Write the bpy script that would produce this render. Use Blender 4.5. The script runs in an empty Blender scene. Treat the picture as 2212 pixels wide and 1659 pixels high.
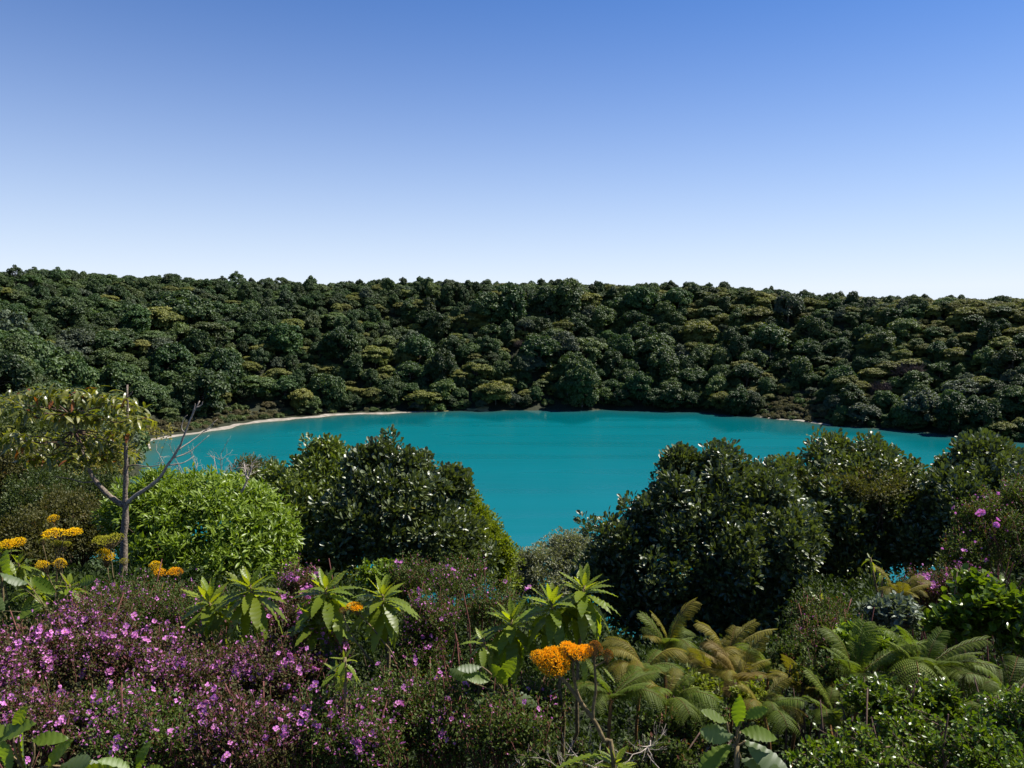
import bpy, math
import numpy as np
from mathutils import Vector, Matrix

# ------------------------------------------------------------------ camera, sky, sun, exposure
sc = bpy.context.scene
COL = sc.collection
EYE = 36.0                       # camera height above the lake
FPX, CU, CV, HOR = 1659.0, 1106.0, 829.5, 701.0
PITCH = math.atan((CV - HOR) / FPX)
cam_d = bpy.data.cameras.new('camera')
cam_d.sensor_width = 36.0
cam_d.lens = 36.0 * FPX / 2212.0
cam_d.clip_start = 0.1
cam_d.clip_end = 6000.0
cam = bpy.data.objects.new('camera', cam_d)
COL.objects.link(cam)
cam.location = (0, 0, EYE)
cam.rotation_euler = (math.pi / 2 - PITCH, 0, 0)
sc.camera = cam

SUN_EL = math.radians(54.0)
SUN_AZ = math.radians(70.0)      # clockwise from the view direction (+Y): ahead and to the right
world = bpy.data.worlds.new('World')
sc.world = world
world.use_nodes = True
wn, wl = world.node_tree.nodes, world.node_tree.links
wn.clear()
w_out = wn.new('ShaderNodeOutputWorld')
w_bg = wn.new('ShaderNodeBackground')
w_sky = wn.new('ShaderNodeTexSky')
w_sky.sky_type = 'NISHITA'
w_sky.sun_disc = False
w_sky.sun_elevation = SUN_EL
w_sky.sun_rotation = SUN_AZ
w_sky.altitude = 2600.0
w_sky.air_density = 1.35
w_sky.dust_density = 0.1
w_sky.ozone_density = 2.2
w_bg.inputs['Strength'].default_value = 0.056
# clear mountain sky, whitening into thin haze towards the horizon all round
w_mul = wn.new('ShaderNodeMix'); w_mul.data_type = 'RGBA'; w_mul.blend_type = 'MULTIPLY'; w_mul.inputs[0].default_value = 1.0
w_mul.inputs[7].default_value = (0.10, 0.58, 1.18, 1.0)
w_tc = wn.new('ShaderNodeTexCoord'); w_sep = wn.new('ShaderNodeSeparateXYZ')
w_q = wn.new('ShaderNodeMath'); w_q.operation = 'MULTIPLY_ADD'; w_q.inputs[1].default_value = -4.2; w_q.inputs[2].default_value = -4.9
w_k = wn.new('ShaderNodeMath'); w_k.operation = 'MULTIPLY'
w_e = wn.new('ShaderNodeMath'); w_e.operation = 'EXPONENT'
w_f = wn.new('ShaderNodeMath'); w_f.operation = 'MULTIPLY'; w_f.inputs[1].default_value = 1.25; w_f.use_clamp = True
w_mix = wn.new('ShaderNodeMix'); w_mix.data_type = 'RGBA'; w_mix.inputs[7].default_value = (7.8, 8.65, 9.8, 1.0)
wl.new(w_sky.outputs[0], w_mul.inputs[6]); wl.new(w_tc.outputs['Generated'], w_sep.inputs[0]); wl.new(w_sep.outputs[2], w_q.inputs[0]); wl.new(w_q.outputs[0], w_k.inputs[0]); wl.new(w_sep.outputs[2], w_k.inputs[1])
wl.new(w_k.outputs[0], w_e.inputs[0]); wl.new(w_e.outputs[0], w_f.inputs[0])
wl.new(w_f.outputs[0], w_mix.inputs[0]); wl.new(w_mul.outputs[2], w_mix.inputs[6])
wl.new(w_mix.outputs[2], w_bg.inputs[0])
wl.new(w_bg.outputs[0], w_out.inputs[0])

sun_d = bpy.data.lights.new('sun', 'SUN')
sun_d.energy = 5.0
sun_d.angle = math.radians(0.53)
sun_d.color = (1.0, 0.955, 0.87)
sun = bpy.data.objects.new('sun', sun_d)
COL.objects.link(sun)
SUN_DIR = Vector((math.sin(SUN_AZ) * math.cos(SUN_EL), math.cos(SUN_AZ) * math.cos(SUN_EL), math.sin(SUN_EL)))
sun.rotation_euler = SUN_DIR.to_track_quat('Z', 'Y').to_euler()
sun.location = (60, 40, 120)

sc.view_settings.view_transform = 'Standard'
sc.view_settings.look = 'None'
sc.view_settings.exposure = 0.92
sc.view_settings.gamma = 1.0
sc.view_settings.use_curve_mapping = False
sc.render.engine = 'CYCLES'
sc.cycles.max_bounces = 6
sc.cycles.diffuse_bounces = 3
sc.cycles.glossy_bounces = 2
sc.cycles.transmission_bounces = 4
sc.cycles.sample_clamp_indirect = 4.0
sc.cycles.sample_clamp_direct = 12.0
sc.cycles.use_denoising = True

rng = np.random.default_rng(11)

# ------------------------------------------------------------------ small helpers
def unit(a):
    a = np.asarray(a, float)
    return a / np.maximum(np.linalg.norm(a, axis=-1, keepdims=True), 1e-9)

CP, SP = math.cos(PITCH), math.sin(PITCH)
def at(u, v, Y):
    """world point that lies on the sight line through photo point (u, v) at distance Y ahead"""
    x, y = (u - CU) / FPX, -(v - CV) / FPX
    d = np.array([x, CP + y * SP, -SP + y * CP])
    return np.array([0, 0, EYE]) + d * (Y / d[1])

def project(p):
    p = np.atleast_2d(p) - np.array([0, 0, EYE])
    f = p[:, 1] * CP - p[:, 2] * SP
    up = p[:, 1] * SP + p[:, 2] * CP
    return np.stack([CU + FPX * p[:, 0] / f, CV - FPX * up / f, f], 1)

def px(n, Y):                    # photo pixels to metres at distance Y
    return n * Y / FPX

class Geo:
    """collects triangles with a material slot and a tint value for every vertex"""
    def __init__(s):
        s.v, s.f, s.t, s.m, s.n = [], [], [], [], 0
    def add(s, v, f, tint=0.5, mat=0):
        v = np.asarray(v, float).reshape(-1, 3); f = np.asarray(f, int).reshape(-1, 3)
        t = np.broadcast_to(np.asarray(tint, float), (len(v),))
        s.v.append(v); s.f.append(f + s.n); s.t.append(t); s.m.append(np.full(len(f), mat, int)); s.n += len(v)
        return s
    def mesh(s, name, mats, smooth=False):
        me = bpy.data.meshes.new(name)
        v = np.concatenate(s.v); f = np.concatenate(s.f); t = np.concatenate(s.t); m = np.concatenate(s.m)
        me.vertices.add(len(v)); me.vertices.foreach_set('co', v.astype(np.float32).ravel())
        me.loops.add(len(f) * 3); me.loops.foreach_set('vertex_index', f.astype(np.int32).ravel())
        me.polygons.add(len(f)); me.polygons.foreach_set('loop_start', (np.arange(len(f)) * 3).astype(np.int32))
        for mt in mats: me.materials.append(mt)
        me.polygons.foreach_set('material_index', m.astype(np.int32))
        me.polygons.foreach_set('use_smooth', np.full(len(f), smooth))
        a = me.attributes.new('tint', 'FLOAT', 'POINT'); a.data.foreach_set('value', t.astype(np.float32))
        me.update(calc_edges=True)
        return me

def link(name, data, parent=None, loc=None):
    o = bpy.data.objects.new(name, data)
    COL.objects.link(o)
    if parent is not None: o.parent = parent
    if loc is not None: o.location = loc
    return o

def tag(o, label=None, cat=None, group=None, kind=None):
    if label: o['label'] = label
    if cat: o['category'] = cat
    if group: o['group'] = group
    if kind: o['kind'] = kind
    return o

def empty(name, loc, label, cat, group=None):
    o = link(name, None, None, loc)
    o.empty_display_size = 0.2
    return tag(o, label, cat, group)

def scatter(geo, tmpl, pos, d, n, size, tint, mat=0, wide=1.0):
    """copies of a leaf template (verts, tris) laid along direction d with face normal near n"""
    tv, tf = tmpl
    y = unit(d); x = unit(np.cross(y, n)); z = np.cross(x, y)
    size = np.broadcast_to(np.asarray(size, float), (len(pos),))[:, None, None]
    wide = np.broadcast_to(np.asarray(wide, float), (len(pos),))[:, None, None]
    V = pos[:, None, :] + size * (wide * tv[None, :, :1] * x[:, None, :] + tv[None, :, 1:2] * y[:, None, :] + tv[None, :, 2:3] * z[:, None, :])
    F = tf[None] + (np.arange(len(pos)) * len(tv))[:, None, None]
    T = np.repeat(np.broadcast_to(np.asarray(tint, float), (len(pos),)), len(tv))
    geo.add(V.reshape(-1, 3), F.reshape(-1, 3), T, mat)

TUBE_F = {}
def tube(geo, pts, rad, sides=6, tint=0.5, mat=0):
    pts = np.asarray(pts, float); rad = np.broadcast_to(np.asarray(rad, float), (len(pts),))
    tg = unit(np.gradient(pts, axis=0))
    ref = np.array([0.31, 0.17, 0.93]) if abs(tg[:, 2]).mean() < 0.8 else np.array([0.93, 0.31, 0.1])
    a = unit(np.cross(tg, ref)); b = np.cross(tg, a)
    th = np.linspace(0, 2 * np.pi, sides, endpoint=False)
    V = pts[:, None] + rad[:, None, None] * (np.cos(th)[None, :, None] * a[:, None] + np.sin(th)[None, :, None] * b[:, None])
    k = len(pts)
    if (k, sides) not in TUBE_F:                      # face list of a tube with closed ends, made once per size
        i, j = np.meshgrid(np.arange(k - 1), np.arange(sides), indexing='ij'); p = (i * sides + j).ravel(); q = (i * sides + (j + 1) % sides).ravel()
        jj = np.arange(sides); j2 = (jj + 1) % sides; c0 = np.full(sides, k * sides); e0 = (k - 1) * sides
        TUBE_F[(k, sides)] = np.concatenate([np.stack([p, q, q + sides], 1), np.stack([p, q + sides, p + sides], 1), np.stack([c0, j2, jj], 1), np.stack([c0 + 1, e0 + jj, e0 + j2], 1)])
    V = np.vstack([V.reshape(-1, 3), pts[:1], pts[-1:]]); F = TUBE_F[(k, sides)]
    geo.add(V, F, tint, mat)

def curve(p0, p1, sag=0.1, n=6, wob=0.0, r=rng):
    """gently bent path from p0 to p1"""
    p0, p1 = np.asarray(p0, float), np.asarray(p1, float)
    t = np.linspace(0, 1, n)[:, None]; L = np.linalg.norm(p1 - p0)
    off = np.sin(np.pi * t) * sag * L * unit(r.normal(size=3) * [1, 1, 0.4])
    return p0 + (p1 - p0) * t + off + r.normal(size=(n, 3)) * wob * L * np.sin(np.pi * t)

def spline(pts, n=24):
    pts = np.asarray(pts, float); P = np.vstack([2 * pts[0] - pts[1], pts, 2 * pts[-1] - pts[-2]]); out = []
    for i in range(1, len(P) - 2):
        t = np.linspace(0, 1, max(2, n // (len(pts) - 1)), endpoint=False)[:, None]
        a, b, c, d = P[i - 1], P[i], P[i + 1], P[i + 2]
        out.append(0.5 * (2 * b + (c - a) * t + (2 * a - 5 * b + 4 * c - d) * t ** 2 + (-a + 3 * b - 3 * c + d) * t ** 3))
    return np.vstack(out + [pts[-1:]])

# leaf templates: base at the origin, length along +y, face towards +z
def diamond(w, fold=0.12, at_=0.5):
    return (np.array([[0, 0, 0], [-w / 2, at_, fold], [0, 1, 0], [w / 2, at_, fold]], float), np.array([[0, 3, 2], [0, 2, 1]]))
def blade(w, droop=0.2, cup=0.12, wide_at=0.5):
    ys = [0.0, wide_at * 0.55, wide_at, (1 + wide_at) / 2 + 0.05, 1.0]; ws = [0.12, 0.8, 1.0, 0.66, 0.0]
    V, F = [], []
    for yy, ww in zip(ys, ws):
        z = -droop * yy * yy
        V += [[-w / 2 * ww, yy, z + cup * w * ww], [0, yy, z], [w / 2 * ww, yy, z + cup * w * ww]]
    for i in range(4):
        a = i * 3
        F += [[a, a + 1, a + 4], [a, a + 4, a + 3], [a + 1, a + 2, a + 5], [a + 1, a + 5, a + 4]]
    return np.array(V, float), np.array(F)
def obovate(w=0.55, cup=0.1):
    o = np.array([[0, 0, 0], [w * .28, .35, cup], [w * .5, .72, cup], [w * .28, .96, cup * .6], [0, 1, 0], [-w * .28, .96, cup * .6], [-w * .5, .72, cup], [-w * .28, .35, cup], [0, .6, 0]])
    return o, np.array([[8, i, (i + 1) % 8] for i in range(8)])
D_SMALL, D_ROUND, D_NARROW = diamond(0.6), diamond(0.85, 0.1), diamond(0.3, 0.06)
OBOV, LANCE, LANCE_D = obovate(), blade(0.28, 0.25), blade(0.34, 0.6)
CLUMP = (np.array([[0, -.5, 0], [.45, -.1, .1], [.3, .42, -.05], [-.2, .5, .12], [-.48, .05, -.08], [0, 0, .16]]), np.array([[5, 0, 1], [5, 1, 2], [5, 2, 3], [5, 3, 4], [5, 4, 0]]))

# ------------------------------------------------------------------ materials
def new_mat(name):
    m = bpy.data.materials.new(name); m.use_nodes = True
    nt = m.node_tree; nt.nodes.clear()
    return m, nt, nt.nodes.new('ShaderNodeOutputMaterial')

def mixc(nt, fac, a, b, blend='MIX'):
    n = nt.nodes.new('ShaderNodeMix'); n.data_type = 'RGBA'; n.blend_type = blend
    for sock, val in ((n.inputs[0], fac), (n.inputs[6], a), (n.inputs[7], b)):
        if isinstance(val, bpy.types.NodeSocket): nt.links.new(val, sock)
        elif isinstance(val, (int, float)): sock.default_value = val
        else: sock.default_value = (*val, 1.0)
    return n.outputs[2]

def leaf_mat(name, c1, c2, rough=0.5, spec=0.4, trans=0.3, vary=0.25, under=None, rare=None, tcol=None):
    """two-sided leaf: tint attribute blends c1..c2, some light passes through; every plant varies a little"""
    m, nt, out = new_mat(name)
    att = nt.nodes.new('ShaderNodeAttribute'); att.attribute_name = 'tint'
    base = mixc(nt, att.outputs['Fac'], c1, c2)
    if rare is not None:                      # a few leaves of another colour (old or young ones)
        gt = nt.nodes.new('ShaderNodeMath'); gt.operation = 'GREATER_THAN'; gt.inputs[1].default_value = rare[1]
        nt.links.new(att.outputs['Fac'], gt.inputs[0])
        base = mixc(nt, gt.outputs[0], base, rare[0])
    oi = nt.nodes.new('ShaderNodeObjectInfo')
    mr = nt.nodes.new('ShaderNodeMapRange'); mr.inputs['To Min'].default_value = 1 - vary; mr.inputs['To Max'].default_value = 1 + vary
    nt.links.new(oi.outputs['Random'], mr.inputs['Value'])
    hs = nt.nodes.new('ShaderNodeHueSaturation')
    mh = nt.nodes.new('ShaderNodeMapRange'); mh.inputs['To Min'].default_value = 0.5 - 0.05 * vary; mh.inputs['To Max'].default_value = 0.5 + 0.05 * vary
    mu = nt.nodes.new('ShaderNodeMath'); mu.operation = 'FRACT'
    m7 = nt.nodes.new('ShaderNodeMath'); m7.operation = 'MULTIPLY'; m7.inputs[1].default_value = 7.31
    nt.links.new(oi.outputs['Random'], m7.inputs[0]); nt.links.new(m7.outputs[0], mu.inputs[0]); nt.links.new(mu.outputs[0], mh.inputs['Value'])
    nt.links.new(mr.outputs[0], hs.inputs['Value']); nt.links.new(mh.outputs[0], hs.inputs['Hue'])
    nt.links.new(base, hs.inputs['Color'])
    col = hs.outputs[0]
    if under is not None:
        g = nt.nodes.new('ShaderNodeNewGeometry')
        col = mixc(nt, g.outputs['Backfacing'], col, under)
    p = nt.nodes.new('ShaderNodeBsdfPrincipled')
    p.inputs['Roughness'].default_value = rough; p.inputs['Specular IOR Level'].default_value = spec
    nt.links.new(col, p.inputs['Base Color'])
    tr = nt.nodes.new('ShaderNodeBsdfTranslucent')
    tc = mixc(nt, 1.0, hs.outputs[0], tcol or (1.7, 1.75, 0.55), 'MULTIPLY')
    nt.links.new(tc, tr.inputs['Color'])
    mx = nt.nodes.new('ShaderNodeMixShader'); mx.inputs[0].default_value = trans
    nt.links.new(p.outputs[0], mx.inputs[1]); nt.links.new(tr.outputs[0], mx.inputs[2])
    nt.links.new(mx.outputs[0], out.inputs[0])
    return m

def solid_mat(name, c1, c2, scale=8.0, rough=0.85, spec=0.2, bump=0.4, detail=5.0, coord='Object'):
    m, nt, out = new_mat(name)
    tcn = nt.nodes.new('ShaderNodeTexCoord'); nz = nt.nodes.new('ShaderNodeTexNoise')
    nz.inputs['Scale'].default_value = scale; nz.inputs['Detail'].default_value = detail
    nt.links.new(tcn.outputs[coord], nz.inputs['Vector'])
    rp = nt.nodes.new('ShaderNodeMapRange'); rp.inputs['From Min'].default_value = 0.35; rp.inputs['From Max'].default_value = 0.65
    nt.links.new(nz.outputs['Fac'], rp.inputs['Value'])
    p = nt.nodes.new('ShaderNodeBsdfPrincipled'); p.inputs['Roughness'].default_value = rough; p.inputs['Specular IOR Level'].default_value = spec
    nt.links.new(mixc(nt, rp.outputs[0], c1, c2), p.inputs['Base Color'])
    if bump:
        b = nt.nodes.new('ShaderNodeBump'); b.inputs['Strength'].default_value = bump; b.inputs['Distance'].default_value = 0.02
        nt.links.new(nz.outputs['Fac'], b.inputs['Height']); nt.links.new(b.outputs[0], p.inputs['Normal'])
    nt.links.new(p.outputs[0], out.inputs[0])
    return m

M = {}
M['far_dark'] = leaf_mat('far_dark_leaves', (0.019, 0.042, 0.012), (0.062, 0.098, 0.026), 0.55, 0.3, 0.18, 0.35)
M['far_mid'] = leaf_mat('far_mid_leaves', (0.032, 0.062, 0.016), (0.098, 0.130, 0.034), 0.55, 0.3, 0.18, 0.35)
M['far_yellow'] = leaf_mat('far_yellow_green_leaves', (0.085, 0.100, 0.022), (0.185, 0.182, 0.042), 0.6, 0.25, 0.2, 0.25)
M['far_grey'] = leaf_mat('far_grey_green_leaves', (0.042, 0.062, 0.036), (0.090, 0.110, 0.062), 0.6, 0.3, 0.18, 0.25)
M['far_brown'] = leaf_mat('far_brown_twigs', (0.060, 0.045, 0.042), (0.100, 0.075, 0.062), 0.8, 0.1, 0.05, 0.2)
M['shore_scrub'] = leaf_mat('shore_scrub_leaves', (0.060, 0.068, 0.026), (0.150, 0.125, 0.060), 0.7, 0.2, 0.15, 0.3)
M['bark_far'] = solid_mat('far_bark', (0.07, 0.06, 0.05), (0.16, 0.14, 0.12), 2.0)
M['bark'] = solid_mat('grey_bark', (0.085, 0.066, 0.05), (0.25, 0.20, 0.155), 26.0, bump=0.8)
M['bark_pale'] = solid_mat('pale_dead_wood', (0.22, 0.18, 0.145), (0.38, 0.33, 0.27), 20.0)
M['twig'] = solid_mat('brown_twig', (0.05, 0.03, 0.022), (0.11, 0.07, 0.05), 20.0)
M['red_twig'] = solid_mat('red_brown_twig', (0.10, 0.035, 0.03), (0.17, 0.07, 0.055), 20.0)

# ------------------------------------------------------------------ terrain of the crater
SHORE_PX = [(290, 1040), (305, 985), (330, 953), (450, 932), (600, 908), (740, 897), (860, 892), (980, 888), (1100, 886), (1300, 885), (1500, 889),
            (1600, 897), (1700, 908), (1780, 916), (1900, 926), (2050, 938)]
shore = []
for u, v in SHORE_PX:
    p = at(u, v, 1.0); k = EYE / (EYE - p[2])
    shore.append((p[0] * k, k))
shore += [(166, 214), (160, 172), (140, 134), (105, 104), (60, 84), (10, 78), (-35, 86), (-66, 110), (-80, 142)]
shore = np.array(shore)
LC = np.array([18.0, 190.0])
ang = np.arctan2(shore[:, 1] - LC[1], shore[:, 0] - LC[0]); rad = np.linalg.norm(shore - LC, axis=1)
order = np.argsort(ang); ang, rad = ang[order], rad[order]
th_d = np.linspace(-np.pi, np.pi, 721)
r_d = np.interp(th_d, np.concatenate([ang - 2 * np.pi, ang, ang + 2 * np.pi]), np.tile(rad, 3))
ker = np.ones(9) / 9
r_d[:-1] = np.convolve(np.concatenate([r_d[-5:-1], r_d[:-1], r_d[:4]]), ker, 'valid')
r_d[-1] = r_d[0]
r_d += 1.3 * np.sin(th_d * 23 + 1) + 0.9 * np.sin(th_d * 41) + 0.6 * np.sin(th_d * 67 + 2)
def shore_r(th): return np.interp(th, th_d, r_d)
RIM_DEG = np.array([-180, -150, -120, -95, -60, -30, 0, 20, 40, 60, 75, 90, 110, 130, 150, 165, 180.0])
RIM_H = np.array([45, 38, 33, 33, 33, 31, 32, 35.5, 40, 45, 49, 50.5, 49.5, 49, 48.5, 47.5, 45.0])
RIM_W = np.array([82, 84, 84, 82, 82, 78, 74, 76, 80, 84, 86, 86, 84, 80, 78, 80, 82.0])

_bt = {}
for (u_, v_), (x_, y_) in zip(SHORE_PX, shore): _bt[u_] = math.degrees(math.atan2(y_ - LC[1], x_ - LC[0]))
SHELF_DEG = [_bt[1780] - 3, _bt[1780], _bt[1600], _bt[1600] + 3, _bt[980] - 2, _bt[860], _bt[600], _bt[450], _bt[330], 179.0]
SHELF_M = [0, 4, 4, 0, 0, 9, 11, 13, 12, 0]
def wave(x, y, s, ph=0.0):
    return np.sin(x / s + 1.7 * np.sin(y / s * 0.71 + ph) + ph) * np.cos(y / s * 0.93 + 1.3 * np.sin(x / s * 0.57 + 2 * ph))
def shore_dist(x, y):
    dx, dy = x - LC[0], y - LC[1]; th = np.arctan2(dy, dx)
    return np.hypot(dx, dy) - shore_r(th), th
def ground(x, y):
    x, y = np.asarray(x, float), np.asarray(y, float)
    s, th = shore_dist(x, y); dg = np.degrees(th)
    H, W = np.interp(dg, RIM_DEG, RIM_H), np.interp(dg, RIM_DEG, RIM_W)
    sh = np.interp(dg, SHELF_DEG, SHELF_M)
    t = np.where(s < sh, 0.10 * s, s - 0.90 * sh) / W
    f = np.where(t < 0.75, 1.14 * t, 0.855 + 1.14 * (t - 0.75) - 0.82 * (t - 0.75) ** 2)
    f = np.where(t > 1.44, 1.25, f)
    f = np.where(t > 1.0, 1.0 + 0.05 * (1 - np.exp(-(t - 1) * 4)) - 0.12 * (t - 1), np.minimum(f, 1.0))
    z = H * np.maximum(f, -2.0)
    near = np.clip((np.hypot(x, y) - 30) / 60, 0, 1)
    amp = np.clip((s - sh) / 25, 0, 1) * near
    z = z + amp * ((5.2 * wave(x, y, 23.0, 0.4) + 1.2 * wave(x, y, 7.0, 1.9)) * np.clip(1.9 - 1.7 * s / W, 0.35, 1))
    z = z + (1 - near) * np.clip(s / 25, 0, 1) * 0.15 * wave(x, y, 1.3, 0.7)
    z = z - 0.65 * np.clip((17 - np.hypot(x, y)) / 9, 0, 1)
    return np.where(s < 0, np.maximum(0.10 * s - 0.25, -4.0), np.maximum(z, 0.03 * np.minimum(s, 5)))

def axis(lo, hi, mid, fine, n):
    t = np.linspace(-1, 1, n); k = 5.2
    g = np.sinh(k * t) / math.sinh(k)
    return np.where(g < 0, mid + g * (mid - lo), mid + g * (hi - mid)) + fine * t
gx = axis(-2500, 2500, 0, 150, 260); gy = axis(-1500, 3500, 60, 190, 300)
GX, GY = np.meshgrid(gx, gy); GZ = ground(GX, GY)
nx, ny = len(gx), len(gy)
idx = np.arange(nx * ny).reshape(ny, nx)
tris = np.stack([np.stack([idx[:-1, :-1], idx[:-1, 1:], idx[1:, 1:]], -1), np.stack([idx[:-1, :-1], idx[1:, 1:], idx[1:, :-1]], -1)]).reshape(-1, 3)
M['ground'] = solid_mat('leaf_litter_ground', (0.012, 0.016, 0.008), (0.032, 0.034, 0.016), 1.2, bump=0.6)
g = Geo(); g.add(np.stack([GX, GY, GZ], -1).reshape(-1, 3), tris)
tag(link('crater_ground', g.mesh('crater_ground', [M['ground']], True)), 'dark earth of the crater slopes under the forest', None, None, 'structure')

# the lake: rings from the shore inwards; the tint attribute holds the shallowness of the water
m, nt, out = new_mat('turquoise_water')
att = nt.nodes.new('ShaderNodeAttribute'); att.attribute_name = 'tint'
tcn = nt.nodes.new('ShaderNodeTexCoord')
mp = nt.nodes.new('ShaderNodeMapping'); mp.inputs['Scale'].default_value = (0.012, 0.05, 1)
nz = nt.nodes.new('ShaderNodeTexNoise'); nz.inputs['Scale'].default_value = 1.0; nz.inputs['Detail'].default_value = 4
nt.links.new(tcn.outputs['Object'], mp.inputs[0]); nt.links.new(mp.outputs[0], nz.inputs['Vector'])
deep = mixc(nt, nz.outputs['Fac'], (0.0, 0.096, 0.110), (0.0, 0.120, 0.140))
col = mixc(nt, att.outputs['Fac'], deep, (0.060, 0.085, 0.055))
rip = nt.nodes.new('ShaderNodeTexNoise'); rip.inputs['Scale'].default_value = 1.6; rip.inputs['Detail'].default_value = 6; rip.inputs['Roughness'].default_value = 0.6
mp2 = nt.nodes.new('ShaderNodeMapping'); mp2.inputs['Scale'].default_value = (0.7, 1.0, 1)
nt.links.new(tcn.outputs['Object'], mp2.inputs[0]); nt.links.new(mp2.outputs[0], rip.inputs['Vector'])
bp = nt.nodes.new('ShaderNodeBump'); bp.inputs['Strength'].default_value = 0.14; bp.inputs['Distance'].default_value = 0.12
nt.links.new(rip.outputs['Fac'], bp.inputs['Height'])
p = nt.nodes.new('ShaderNodeBsdfPrincipled')
p.inputs['IOR'].default_value = 1.33
# sheltered water under the far wall lies calm and mirrors the trees; farther out the wind roughens it
cal = nt.nodes.new('ShaderNodeAttribute'); cal.attribute_name = 'calm'
mpw = nt.nodes.new('ShaderNodeMapping'); mpw.inputs['Scale'].default_value = (0.010, 0.075, 1)
nzw = nt.nodes.new('ShaderNodeTexNoise'); nzw.inputs['Scale'].default_value = 1.0; nzw.inputs['Detail'].default_value = 3
nt.links.new(tcn.outputs['Object'], mpw.inputs[0]); nt.links.new(mpw.outputs[0], nzw.inputs['Vector'])
mrw = nt.nodes.new('ShaderNodeMapRange'); mrw.inputs['From Min'].default_value = 0.48; mrw.inputs['From Max'].default_value = 0.75; mrw.inputs['To Max'].default_value = 0.40
nt.links.new(nzw.outputs['Fac'], mrw.inputs['Value'])
wind = nt.nodes.new('ShaderNodeMath'); wind.operation = 'MAXIMUM'
nt.links.new(cal.outputs['Fac'], wind.inputs[0]); nt.links.new(mrw.outputs[0], wind.inputs[1])
for sock, lo, hi in (('Roughness', 0.30, 0.05), ('Specular IOR Level', 0.16, 0.85)):
    mrr = nt.nodes.new('ShaderNodeMapRange'); mrr.inputs['To Min'].default_value = lo; mrr.inputs['To Max'].default_value = hi
    nt.links.new(wind.outputs[0], mrr.inputs['Value']); nt.links.new(mrr.outputs[0], p.inputs[sock])
nt.links.new(col, p.inputs['Base Color']); nt.links.new(bp.outputs[0], p.inputs['Normal'])
nt.links.new(p.outputs[0], out.inputs[0]); M['water'] = m
ths = np.linspace(-np.pi, np.pi, 361)[:-1]
fr = [2.5, 0.0, -2.0, -5.0, -9.0, -16.0, -24.0, -32.0, -40.0, -48.0, -60.0]
V, T, CM = [], [], []
for d in fr:
    rr = shore_r(ths) + d
    V.append(np.stack([LC[0] + rr * np.cos(ths), LC[1] + rr * np.sin(ths), np.zeros(360)], 1))
    T.append(np.full(360, math.exp(min(d, 0) / 6.0) * 0.9))
    lee = np.interp(np.degrees(ths), [-60, -10, 25, 60, 100, 140, 165], [0, 0.6, 0.7, 1, 1, 0.55, 0.0])
    edge = 30 + 8 * np.sin(ths * 9) + 5 * np.sin(ths * 21 + 1)
    CM.append(np.clip((edge + 9 + d) / 12, 0, 1) * lee)
V.append(np.array([[LC[0], LC[1], 0]])); T.append(np.zeros(1)); CM.append(np.zeros(1))
F = []
for k in range(len(fr) - 1):
    for j in range(360):
        a, b = k * 360 + j, k * 360 + (j + 1) % 360
        F += [(a, b, b + 360), (a, b + 360, a + 360)]
c = len(fr) * 360
F += [(c, (len(fr) - 1) * 360 + j, (len(fr) - 1) * 360 + (j + 1) % 360) for j in range(360)]
F = np.array(F)[:, ::-1]
g = Geo(); g.add(np.concatenate(V), F, np.concatenate(T))
lake_me = g.mesh('lake_water', [M['water']], True)
ca = lake_me.attributes.new('calm', 'FLOAT', 'POINT'); ca.data.foreach_set('value', np.concatenate(CM).astype(np.float32))
tag(link('lake_water', lake_me), 'turquoise lake filling the crater', None, None, 'structure')

# beaches: sheets lying a little above the ground along parts of the shore
def strip(name, u0, u1, width, mat, label):
    us = np.linspace(u0, u1, 70); V = []
    for k, u in enumerate(us):
        v = np.interp(u, [a for a, b in SHORE_PX], [b for a, b in SHORE_PX])
        q = at(u, v, 1.0); kk = EYE / (EYE - q[2]); th = math.atan2(kk - LC[1], q[0] * kk - LC[0])
        e = math.sin(math.pi * k / 69) ** 0.5
        w = max(0.15, e * width * (0.72 + 0.28 * math.sin(u * 0.055) + 0.12 * math.sin(u * 0.17)))
        for s_, h in ((-0.8, -0.12), (0.25 * w, 0.10), (0.6 * w, 0.16), (w, 0.14)):
            r = float(shore_r(th)) + s_; x, y = LC[0] + r * math.cos(th), LC[1] + r * math.sin(th)
            V.append((x, y, max(float(ground(x, y)), 0) + h + 0.012 * max(s_, 0)))
    F = []
    for k in range(69):
        for j in range(3):
            a = k * 4 + j
            F += [(a, a + 4, a + 5), (a, a + 5, a + 1)]
    g = Geo(); g.add(V, F)
    tag(link(name, g.mesh(name, [mat], True)), label, None, None, 'structure')
M['sand'] = solid_mat('pale_sand', (0.20, 0.175, 0.14), (0.32, 0.285, 0.24), 0.5, 0.95, 0.1, 0.3)
M['sedge'] = solid_mat('yellow_sedge', (0.14, 0.13, 0.05), (0.22, 0.19, 0.09), 0.8, 0.95, 0.1, 0.3)
strip('beach', 300, 950, 3.8, M['sand'], 'pale sand beach along the far lake shore')
strip('sedge_shore', 915, 1105, 2.6, M['sedge'], 'yellowish strip of sedge at the far waterline')
strip('beach', 1640, 1800, 2.0, M['sand'], 'narrow grey sand strip below the scrubby slope')

# ------------------------------------------------------------------ forest on the crater walls
def sphere_dirs(n, r=rng):
    return unit(r.normal(size=(n, 3)))

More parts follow.
